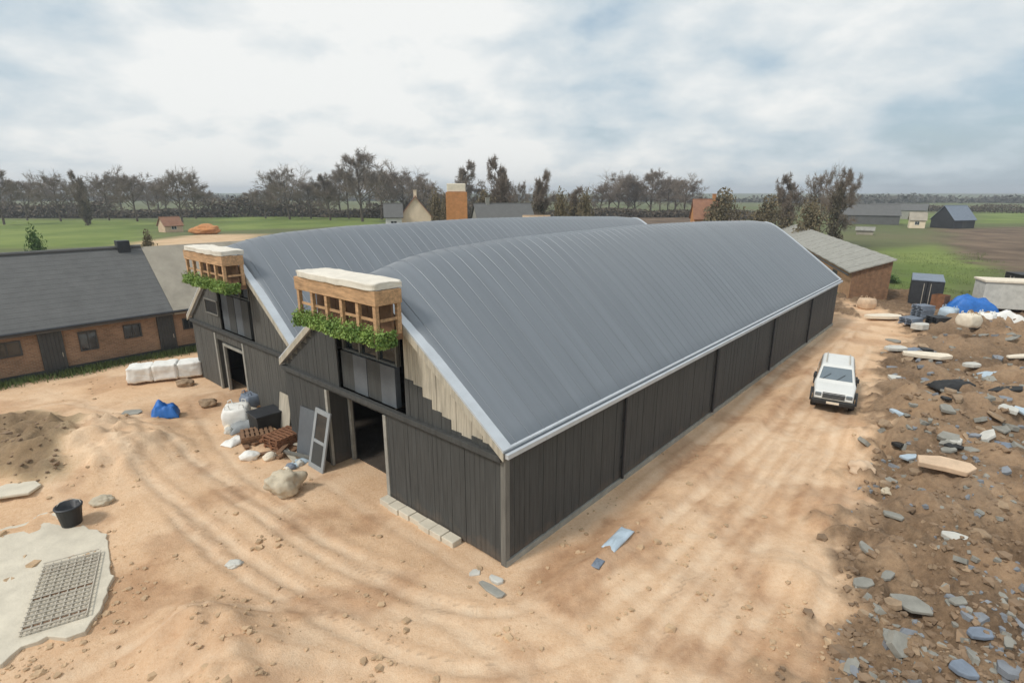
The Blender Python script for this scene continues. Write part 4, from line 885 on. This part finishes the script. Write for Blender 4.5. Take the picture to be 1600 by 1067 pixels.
p = far(1434, 165); house('cottage', 'small pale cottage in the far field beside the dark barn', 'cottage', p, face_cam(p) + .1, 3.8, 4, 2.6, ztop(332, 165, 1434), M['paint_cream'], M['sheath'], [(-.6, .4, 1.0, 1.9)])
p = far(1490, 165); house('field_barn', 'dark field barn with blue grey roof in the green meadow', 'barn', p, face_cam(p) + 1.0, 9, 6.5, 2.8, ztop(321, 165, 1490), M['dark_metal'], M['bluegrey'], doors=[(-1, 1, 2.4)])
p = far(1355, 138); house('field_hut', 'pale hut in rough grass before the long grey shed', 'hut', Vector((p.x, p.y, 0)), face_cam(p), 3.6, 2.4, 1.3, 1.9, M['sheath'], M['slab'])
p = far(264, 150); house('cottage', 'pinkish far cottage beyond the field on the left', 'cottage', p, face_cam(p) + .4, 4.5, 4, 2.0, 4.0, M['slabtan'], M['redroof'], [(-.6, .6, .8, 1.7)])
lump('brick_heap', M['orange'], 322, 366, 7, 4, 2.4, 0, 'orange heap of rubble in the yard beyond the brick house', 'heap', 44)
# ------------------------------------------------------------------ trees
def bare_tree(seed, H=14, spread=.5, dens=1.0, low=.3, r0=.28):
    rnd = random.Random(seed); tr = MB(); cr = MB()
    def limb(mb, p, d, L, r, nseg, wig, sides):
        pts = [p.copy()]; rad = [r]; q = p.copy(); dd = d.copy()
        for i in range(nseg):
            dd = (dd + Vector((rnd.gauss(0, wig), rnd.gauss(0, wig), rnd.gauss(.06, wig)))).normalized(); q = q + dd * (L / nseg); pts.append(q.copy()); rad.append(r * (1 - .75 * (i + 1) / nseg))
        mb.tube(pts, rad, sides, cap=False); return pts, rad
    def side(d, ang):
        o = d.orthogonal().normalized(); o.rotate(Matrix.Rotation(rnd.random() * 6.283, 3, d)); return (d * math.cos(ang) + o * math.sin(ang)).normalized()
    tp, trad = limb(tr, Vector((0, 0, -.3)), Vector((0, 0, 1)), H * .82, r0, 9, .05, 7)
    def kids(pts, rad, n, Lk, ang, depth, t0=.25):
        for k in range(n):
            t = t0 + (1 - t0) * (k + rnd.random()) / n; f = t * (len(pts) - 1); i = min(int(f), len(pts) - 2); p = pts[i].lerp(pts[i + 1], f - i)
            d = (pts[i + 1] - pts[i]).normalized(); L = Lk * (1.15 - .75 * t) * rnd.uniform(.7, 1.2) if depth == 1 else Lk * rnd.uniform(.6, 1.15)
            nd = side(d, ang * rnd.uniform(.7, 1.25)); r = max(.016, (rad[i] if depth > 1 else trad[i]) * (.55 if depth < 3 else .6))
            if depth == 1: P, R = limb(tr, p, nd, L, r, 5, .13, 5); kids(P, R, int(6 * dens), L * .5, .75, 2)
            elif depth == 2: P, R = limb(cr, p, nd, L, max(.035, r), 4, .16, 4); kids(P, R, int(7 * dens), L * .55, .7, 3)
            elif depth == 3: P, R = limb(cr, p, nd, L, .042, 3, .2, 3); kids(P, R, int(6 * dens + .5), max(.8, L * .7), .75, 4)
            else: limb(cr, p, nd, L, .034, 2, .2, 3)
    kids(tp, trad, int(13 * dens), H * spread, .95, 1, low)
    return tr, cr
VAR = []
for k, (sp, de, lo) in enumerate(((.46, 1.1, .24), (.55, 1.0, .28), (.36, 1.15, .18), (.5, 1.0, .34), (.62, 1.05, .26))):
    tr, cr = bare_tree(100 + k, 14, sp, de, lo)
    zs = [v[2] for v in cr.v]; xsn = [math.hypot(v[0], v[1]) for v in cr.v]
    a = bpy.data.meshes.new('trunk'); a.from_pydata(tr.v, [], tr.f); a.materials.append(M['bark'])
    b = bpy.data.meshes.new('crown'); b.from_pydata(cr.v, [], cr.f); b.materials.append(M['twig'])
    VAR.append((a, b, max(zs), sorted(xsn)[int(len(xsn) * .97)]))
def leaf_cloud(seed, H, R, n, size, low=.12, lobes=14, power=1.0):
    rnd = random.Random(seed); mb = MB(); cs = []
    for k in range(lobes):
        t = low + (.95 - low) * (k + rnd.random()) / lobes; w = rnd.random() * 6.283; rr = R * math.sin(math.pi * min(.93, .22 + .72 * t)) ** power * rnd.uniform(.15, .72); cs.append((Vector((rr * math.cos(w), rr * math.sin(w), t * H)), R * rnd.uniform(.34, .58)))
    for i in range(n):
        c, r = rnd.choice(cs); d = Vector((rnd.gauss(0, 1), rnd.gauss(0, 1), rnd.gauss(0, 1))).normalized() * (r * rnd.random() ** .45); d.z *= 1.1
        p = c + d
        if p.z > .1: mb.leaf(p, size * rnd.uniform(.6, 1.3), rnd)
    return mb
def mesh_of(mb, name, m): a = bpy.data.meshes.new(name); a.from_pydata(mb.v, [], mb.f); a.materials.append(m); return a
IVY = mesh_of(leaf_cloud(201, 14, 3.6, 3600, .3, .06, 22), 'crown', M['ivy'])
EVG = mesh_of(leaf_cloud(202, 14, 3.4, 5200, .3, .1, 26), 'crown', M['conifer'])
NAR = mesh_of(leaf_cloud(203, 14, 1.7, 4200, .28, .05, 40, .8), 'crown', M['conifer'])
BSH = [mesh_of(leaf_cloud(204 + k, 5, 3.0, 2600, .2, .05, 16), 'foliage', M['bush']) for k in range(2)]
def add(me, parent): o = bpy.data.objects.new(me.name.split('.')[0], me); COL.objects.link(o); o.parent = parent; return o
def tree(u, vtop, D, wpx, label, kind=0, rz=None, group='bare trees along the horizon'):
    if kind < 10 and u < 1200 or u < 200: D *= 1.5
    p = far(u, D); h = ztop(vtop, D, u) - p.z
    e = empty('bare_tree' if kind < 10 else ('ivy_clad_tree' if kind == 10 else 'evergreen_tree'), p, (u * 1.7) % 6.28 if rz is None else rz, label, 'tree', group)
    R = wpx / 2 / FPX * D * (1.15 if kind < 10 else 1)
    if kind < 10:
        a, b, zh, xr = VAR[kind % 5]; add(a, e); add(b, e); e.scale = (R / xr, R / xr, h / zh)
    elif kind == 10:
        a, b, zh, xr = VAR[2]; add(a, e); add(b, e); i = add(IVY, e); i.name = 'ivy'; i.scale = (.62 * xr / 3.6,) * 2 + (zh / 14 * .74,); e.scale = (R / xr, R / xr, h / zh)
    else:
        me = EVG if kind == 11 else NAR; r_ = 3.4 if kind == 11 else 1.7
        add(VAR[2][0], e); add(me, e); e.scale = (R / r_ * .85, R / r_ * .85, h / 14.2)
    return e
TR = [ # u, vtop, D, wpx, label, kind
 (4, 256, 120, 56, 'tall bare tree cut by the left picture edge', 0), (42, 268, 140, 46, 'bare tree second from the left picture edge', 1), (94, 260, 135, 56, 'rounded bare tree left of the dark narrow ivy tree', 4),
 (135, 262, 118, 34, 'dark narrow ivy tree among the bare trees on the left', 10), (170, 263, 140, 44, 'bare tree just right of the dark narrow ivy tree', 3), (214, 256, 135, 56, 'broad bare tree left of the pinkish far cottage', 1),
 (284, 253, 128, 60, 'large bare tree on the left above the pinkish cottage', 4), (306, 268, 150, 40, 'smaller bare tree at the right flank of the large one above the cottage', 2), (250, 285, 170, 36, 'low bare tree behind the pinkish far cottage', 0),
 (415, 286, 150, 50, 'low spreading bare tree at the left end of the central group', 1), (453, 250, 145, 66, 'round topped bare tree at the left of the central group', 4), (486, 282, 150, 44, 'low bare tree between the round topped tree and the tallest', 0), (516, 268, 140, 42, 'slender bare tree just left of the tallest tree', 2),
 (545, 252, 150, 56, 'bare tree pressed against the left side of the tallest tree', 3), (566, 226, 135, 76, 'tallest bare tree rising above the central group', 0), (596, 248, 145, 60, 'bare tree on the right shoulder of the tallest tree', 1), (634, 256, 150, 64, 'broad bare tree above the cream cottage', 4),
 (662, 276, 140, 50, 'low bare tree between the cream cottage and the brick tower', 3), (690, 292, 130, 36, 'small bare tree left beside the brick tower', 1), (724, 246, 128, 44, 'slender bare tree rising behind the brick tower', 2), (752, 288, 130, 40, 'small bare tree between the brick tower and the ivy tree', 0),
 (785, 238, 125, 56, 'tall bare tree with dark ivy above the farmhouse', 10), (812, 280, 130, 34, 'low bare tree left of the round ivy tree', 3), (842, 260, 118, 46, 'round dark ivy tree right of the farmhouse', 10), (868, 296, 140, 36, 'low bare tree at the foot of the round ivy tree', 1), (897, 288, 130, 46, 'olive ivy covered low tree right of the round ivy tree', 10),
 (938, 288, 170, 40, 'low bare tree opening the right hand row', 0), (964, 260, 165, 60, 'first tall bare tree of the right hand row', 4), (992, 272, 165, 44, 'middle bare tree between both tall ones of the right hand row', 2), (1016, 260, 165, 54, 'second tall bare tree of the right hand row', 0), (1042, 276, 170, 40, 'low bare tree near the end of the right hand row', 3), (1068, 268, 160, 48, 'last bare tree of the right hand row above the red cottage', 1),
 (1232, 266, 120, 40, 'lone bare tree above the far corner of the barn roof', 2), (1284, 248, 112, 52, 'large pale bare tree above the grey outbuilding', 4), (1308, 256, 104, 52, 'dark ivy covered tree beside the large pale bare tree', 10), (1228, 292, 118, 40, 'short ivy covered tree at the foot of the lone bare tree', 10),
]
for (u, v, D, w, lab, k) in TR: tree(u, v, D, w, lab, k)
for i, (u, v, w) in enumerate(((22, 276, 50), (68, 274, 52), (116, 276, 50), (152, 276, 44), (192, 272, 54), (236, 272, 50), (262, 270, 48), (328, 296, 40), (396, 296, 44), (434, 272, 56), (470, 272, 56), (502, 278, 54), (532, 264, 56), (580, 256, 64), (614, 262, 60), (650, 268, 56), (674, 284, 48), (950, 276, 50), (980, 270, 50), (1030, 272, 50), (1054, 274, 50))): tree(u, v, 180, w, 'hazy bare tree filling the belt behind the nearer bare trees', (0, 1, 4, 3)[i % 4], None, 'hazy bare trees behind the first row')
def bush(u, v, D, wpx, label, m=None, k=0, name='bush'):
    p = far(u, D) if D else G(u, v + 0); 
    if not D: D = p.y
    h = ztop(v, D, u) - p.z; e = empty(name, p, u % 6, label, 'bush'); o = add(BSH[k], e); R = wpx / 2 / FPX * D; e.scale = (R / 3, R / 3, h / 5)
    tr = MB(); rnd = random.Random(u)
    for q in range(7): tr.tube([(0, 0, -.2), (rnd.gauss(0, .5), rnd.gauss(0, .5), 1.5), (rnd.gauss(0, 1.1), rnd.gauss(0, 1.1), 3.2)], [.09, .06, .02], 5)
    tr.build('stem', M['bark'], e)
    if m: o.data = o.data.copy(); o.data.materials.clear(); o.data.materials.append(m)
    return e
bush(45, 366, 62, 34, 'dark bush above the slate roof near the left edge', M['gbush']); bush(225, 368, 70, 26, 'small dark bush behind the right end of the slate roof', None, 1)
bush(1130, 306, 115, 64, 'dark olive bush right of the red cottage', None, 1);  bush(1202, 316, 110, 60, 'brown bush left of the lone bare tree', None, 1); bush(1268, 322, 96, 56, 'brown bush behind the outbuilding roof', None, 0)
bush(880, 310, 100, 40, 'olive bush beside the low pale shed', None, 0); bush(912, 306, 110, 40, 'olive bush left of the green field strip', None, 1); bush(700, 316, 112, 30, 'dark bush left beside the brick tower', None, 0); bush(760, 308, 120, 44, 'dark bush behind the farmhouse roof', None, 1); bush(680, 308, 118, 34, 'dark bush right beside the cream cottage', None, 0)
e = bush(1380, 438, 58, 40, 'green bush at the far right corner of the barn', M['gbush'], 0); e = bush(1402, 428, 63, 40, 'bright green bush left of the dark container', M['gbush'], 1)
# hedgerow and far woods: nobody could count these twigs
def hedge_band(name, pts, n, h, depth, size, m, seed, label):
    rnd = random.Random(seed); mb = MB(); P = [Vector((x, y, 0)) for x, y in pts]; L = [0]
    for a, b in zip(P, P[1:]): L.append(L[-1] + (b - a).length)
    for i in range(n):
        t = rnd.random() * L[-1]; k = max(j for j in range(len(P) - 1) if L[j] <= t); p = P[k].lerp(P[k + 1], (t - L[k]) / (L[k + 1] - L[k]))
        gap = mn.noise(Vector((p.x * .018, p.y * .018, seed + 5))); hh = h * (1 if gap > -.05 else .45) * (.5 + .75 * abs(mn.noise(Vector((p.x * .06, p.y * .06, seed)))) + .35 * abs(mn.noise(Vector((p.x * .25, p.y * .25, seed)))))
        p = p + Vector((rnd.gauss(0, depth), rnd.gauss(0, depth), 0)); zz = gz0(p.x, p.y) + hh * rnd.random() ** .9
        mb.leaf((p.x, p.y, zz), size * rnd.uniform(.5, 1.4), rnd)
    o = mb.build(name, m); return tag(o, label, 'hedge' if 'hedge' in name else 'woodland', None, 'stuff')
def gz0(x, y): return 0.0 if math.hypot(x, y) < 1200 else 3.0
fp = lambda L: [(far(u, D).x, far(u, D).y) for u, D in L]
hedge_band('hedgerow', fp([(-150, 235), (60, 232), (200, 236), (330, 240), (450, 246), (560, 240), (700, 225), (830, 215), (930, 240), (1090, 245), (1200, 220)]), 46000, 8.6, 3.0, .6, M['hedge'], 5, 'dark brown leafless hedgerow running along the far field edge')
hedge_band('far_woodland', fp([(-500, 700), (100, 760), (420, 800), (800, 700), (1150, 650), (1320, 560), (1480, 640), (1700, 520), (2100, 560)]), 26000, 9, 14, 2.2, M['farwood'], 6, 'grey far woodland on the horizon')
hedge_band('field_hedgerow', fp([(1310, 330), (1450, 320), (1600, 290), (1800, 280)]), 9000, 3.8, 2, .5, M['hedge'], 7, 'low brown hedgerow across the right hand fields')
# ------------------------------------------------------------------ loose stones and grass
def stones():
    rnd = np.random.default_rng(5); mb = MB(); mb2 = MB(); n = 10000
    U = rnd.uniform(-40, 1640, n); V = 470 + 640 * rnd.random(n) ** .8
    pts = np.array([at(u, v)[:2] for u, v in zip(U, V)]); R = ground(pts[:, 0], pts[:, 1]); la = (pts[:, 0] - C0.x) * AX.x + (pts[:, 1] - C0.y) * AX.y; ls = (pts[:, 0] - C0.x) * NX.x + (pts[:, 1] - C0.y) * NX.y
    keep = ((R[1] > .5) | (R[2] > .4)) & ~((la > -.5) & (ls > -.1) & (ls < 25) & (la < 39)) & (R[6] < .5) & (ls < 29.5)
    clump = fbm(pts[:, 0] * .7, pts[:, 1] * .7, 91)
    keep &= (rnd.random(n) < np.where(R[2] > .4, 1.0, sm(.5, .7, clump) * .6 + .06))
    base = [(1, 0, 0), (0, 1, 0), (-1, 0, 0), (0, -1, 0), (.6, .6, .7), (-.6, .6, .75), (-.6, -.6, .7), (.6, -.6, .8)]
    fs = [(0, 1, 4), (1, 5, 4), (1, 2, 5), (2, 6, 5), (2, 3, 6), (3, 7, 6), (3, 0, 7), (0, 4, 7), (4, 5, 6, 7)]
    for i in np.nonzero(keep)[0]:
        s = min(.22, .02 + rnd.exponential(.026) * (1.35 if R[2][i] > .4 else 1)); w = rnd.random() * 6.28; c, si = math.cos(w), math.sin(w); x, y, zz = pts[i, 0], pts[i, 1], R[0][i]
        vs = [(x + s * (c * a - si * b) * (1 + rnd.uniform(-.3, .3)), y + s * (si * a + c * b) * (1 + rnd.uniform(-.3, .3)), zz - s * .12 + s * d * rnd.uniform(.6, 1.1)) for a, b, d in base]
        (mb if R[2][i] < .4 else mb2).add(vs, fs)
    tag(mb.build('gravel', M['stones']), 'loose pale stones scattered over the sand', 'gravel', None, 'stuff'); tag(mb2.build('rubble', M['soilstone']), 'brown clods and stones scattered over the dark soil', 'rubble', None, 'stuff')
stones()
def chips():
    rnd = np.random.default_rng(15); r2 = random.Random(15); B = [MB(), MB(), MB()]; n = 2400
    U = rnd.uniform(1235, 1640, n); V = 500 + 600 * rnd.random(n) ** .8
    P = np.array([at(u, v)[:2] for u, v in zip(U, V)]); R = ground(P[:, 0], P[:, 1]); cl = fbm(P[:, 0] * .5, P[:, 1] * .5, 17)
    for i in range(n):
        if R[2][i] < .5 or (V[i] > 800 and rnd.random() < .55) or rnd.random() > sm(.38, .62, cl[i]) + .12: continue
        w = (.05 + rnd.exponential(.06)) * (1.7 if V[i] < 720 else 1); w = min(w, .4); d = w * rnd.uniform(.4, .9); k = r2.randint(5, 7)
        poly = [(math.cos(6.283 * (j + r2.uniform(-.3, .3)) / k) * w * r2.uniform(.7, 1), math.sin(6.283 * (j + r2.uniform(-.3, .3)) / k) * d * r2.uniform(.7, 1)) for j in range(k)]
        M_ = Matrix.Translation((P[i, 0], P[i, 1], R[0][i] - .02)) @ Matrix.Rotation(r2.random() * 6.28, 4, 'Z') @ Matrix.Rotation(r2.gauss(0, .28), 4, 'X') @ Matrix.Rotation(r2.gauss(0, .28), 4, 'Y')
        B[r2.choice((0, 0, 0, 1, 1, 2, 2))].prism(poly, -.06, .02 + w * .22, M_)
    for b, m, nm, lab in zip(B, ('slab', 'chipgrey', 'stone'), ('rubble', 'debris', 'rubble'), ('grey broken concrete chips half buried in the brown soil', 'blue grey scraps of plastic and slate in the brown soil', 'brown broken pieces of brick and stone in the brown soil')): tag(b.build(nm, M[m]), lab, 'rubble', None, 'stuff')
chips()
def grass():
    rnd = random.Random(8); mb = MB()
    def blade(p, h):
        w = rnd.random() * 6.28; d = Vector((math.cos(w), math.sin(w), 0)); q = d.cross(Vector((0, 0, 1))) * h * .09; b = d * h * rnd.uniform(.1, .6)
        mb.add([p - q, p + q, p + b + Vector((0, 0, h))], [(0, 1, 2)])
    for i in range(9000):
        a = rnd.uniform(-12, 4.5); p = bw(a, hs - abs(rnd.gauss(0, .45)) - .05); 
        if rnd.random() < .3 + .7 * (mn.noise(Vector((a * .5, 0, 3))) > -.2): blade(Vector((p.x, p.y, gz0(0, 0) - .02)), rnd.uniform(.12, .4))
    for i in range(15000):
        u, v = rnd.uniform(1370, 1570), 395 + 75 * rnd.random(); p = at(u, v)
        if mn.noise(Vector((p.x * .15, p.y * .15, 1))) > -.15 and sdf(P_SOIL, np.array([p.x]), np.array([p.y]))[0] < .3 and sdf(P_SAND, np.array([p.x]), np.array([p.y]))[0] < -.5: blade(Vector((p.x, p.y, -.1)), rnd.uniform(.1, .34))
    tag(mb.build('grass', M['grass']), 'rough green grass along the brick house and the field edge', 'grass', None, 'stuff')
grass()
# ------------------------------------------------------------------ air
hm = bpy.data.materials.new('haze_air'); hm.use_nodes = True; hn = hm.node_tree; hn.nodes.remove(hn.nodes['Principled BSDF'])
pv = hn.nodes.new('ShaderNodeVolumePrincipled'); pv.inputs['Color'].default_value = (.86, .92, 1, 1); pv.inputs['Density'].default_value = .00044; pv.inputs['Anisotropy'].default_value = .2
hn.links.new(pv.outputs[0], hn.nodes['Material Output'].inputs['Volume'])
tag(MB().box(-4200, 4200, -4200, 4200, -3, 46).build('haze', hm), 'thin pale air over the fields', 'haze', None, 'stuff')
# ------------------------------------------------------------------ light and sky
SUN_EL = math.radians(50); SD = Vector((-.62, -.42, 0)).normalized(); SDIR = Vector((SD.x * math.cos(SUN_EL), SD.y * math.cos(SUN_EL), math.sin(SUN_EL)))
sl = bpy.data.lights.new('sun', 'SUN'); so = bpy.data.objects.new('sun', sl); COL.objects.link(so); sl.energy = 1.5; sl.angle = math.radians(10); sl.color = (1, .95, .87)
so.rotation_euler = (-SDIR).to_track_quat('-Z', 'Y').to_euler()
W = bpy.data.worlds.new('World'); S.world = W; W.use_nodes = True; nt = W.node_tree; N = nt.nodes; Lk = nt.links; bg = N['Background']
sky = N.new('ShaderNodeTexSky'); sky.sky_type = 'NISHITA'; sky.sun_disc = False; sky.sun_elevation = SUN_EL; sky.sun_rotation = math.atan2(SD.x, SD.y); sky.altitude = 50; sky.air_density = 1.2; sky.dust_density = 2.5
tc = N.new('ShaderNodeTexCoord'); sp = N.new('ShaderNodeSeparateXYZ'); Lk.new(tc.outputs['Generated'], sp.inputs[0])
def mth(op, a, b=None, c=None, clamp=False):
    q = N.new('ShaderNodeMath'); q.operation = op; q.use_clamp = clamp
    for i, x in enumerate((a, b, c)):
        if x is None: continue
        if isinstance(x, (int, float)): q.inputs[i].default_value = x
        else: Lk.new(x, q.inputs[i])
    return q.outputs[0]
zz = mth('ADD', mth('MAXIMUM', sp.outputs[2], 0.0), .34)
cb = N.new('ShaderNodeCombineXYZ'); Lk.new(mth('DIVIDE', sp.outputs[0], zz), cb.inputs[0]); Lk.new(mth('DIVIDE', sp.outputs[1], zz), cb.inputs[1]); cb.inputs[2].default_value = 3.3
def wn(scale, det, rough, dist=0, off=0):
    mp = N.new('ShaderNodeMapping'); mp.inputs['Location'].default_value = (off, off * .7, 0); Lk.new(cb.outputs[0], mp.inputs['Vector'])
    n = N.new('ShaderNodeTexNoise'); n.inputs['Scale'].default_value = scale; n.inputs['Detail'].default_value = det; n.inputs['Roughness'].default_value = rough; n.inputs['Distortion'].default_value = dist
    Lk.new(mp.outputs[0], n.inputs['Vector']); return n.outputs['Fac']
def lobe(u, v, width):
    d = ray(u, v).normalized(); vm = N.new('ShaderNodeVectorMath'); vm.operation = 'DOT_PRODUCT'; vm.inputs[1].default_value = d; Lk.new(tc.outputs['Generated'], vm.inputs[0])
    k = math.cos(width); mr = N.new('ShaderNodeMapRange'); mr.interpolation_type = 'SMOOTHSTEP'; mr.inputs[1].default_value = k; mr.inputs[2].default_value = 1; Lk.new(vm.outputs['Value'], mr.inputs[0]); return mr.outputs[0]
big = wn(1.7, 7, .52, .12, 2.0); det = wn(4.2, 8, .55, .15, 7.0)
shade = mth('ADD', mth('MULTIPLY', big, .55), mth('MULTIPLY', det, .45))          # cloud thickness
shade = mth('ADD', shade, mth('MULTIPLY', lobe(420, 40, .6), .14)); shade = mth('SUBTRACT', shade, mth('MULTIPLY', lobe(1590, 205, .22), .12)); shade = mth('SUBTRACT', shade, mth('MULTIPLY', lobe(10, 40, .14), .14))
cr = N.new('ShaderNodeValToRGB'); e = cr.color_ramp.elements
while len(e) < 4: e.new(.5)
for el, (p_, c) in zip(e, ((.34, (168, 189, 204)), (.44, (198, 211, 219)), (.52, (218, 225, 228)), (.62, (242, 243, 241)))): el.position = p_; el.color = (*[lin(x) * 7.0 for x in c], 1)
Lk.new(shade, cr.inputs['Fac'])
mx = N.new('ShaderNodeMix'); mx.data_type = 'RGBA'; mr = N.new('ShaderNodeMapRange'); mr.inputs[1].default_value = .24; mr.inputs[2].default_value = .46; mr.inputs[3].default_value = .55; mr.inputs[4].default_value = .97
Lk.new(shade, mr.inputs[0]); Lk.new(mr.outputs[0], mx.inputs[0]); Lk.new(sky.outputs[0], mx.inputs[6]); Lk.new(cr.outputs[0], mx.inputs[7]); Lk.new(mx.outputs[2], bg.inputs['Color']); bg.inputs['Strength'].default_value = .1
S.view_settings.view_transform = 'Standard'; S.view_settings.look = 'None'; S.view_settings.gamma = 1; S.view_settings.exposure = .6; S.view_settings.use_curve_mapping = False
S.render.engine = 'CYCLES'; S.cycles.use_denoising = True; S.cycles.max_bounces = 6
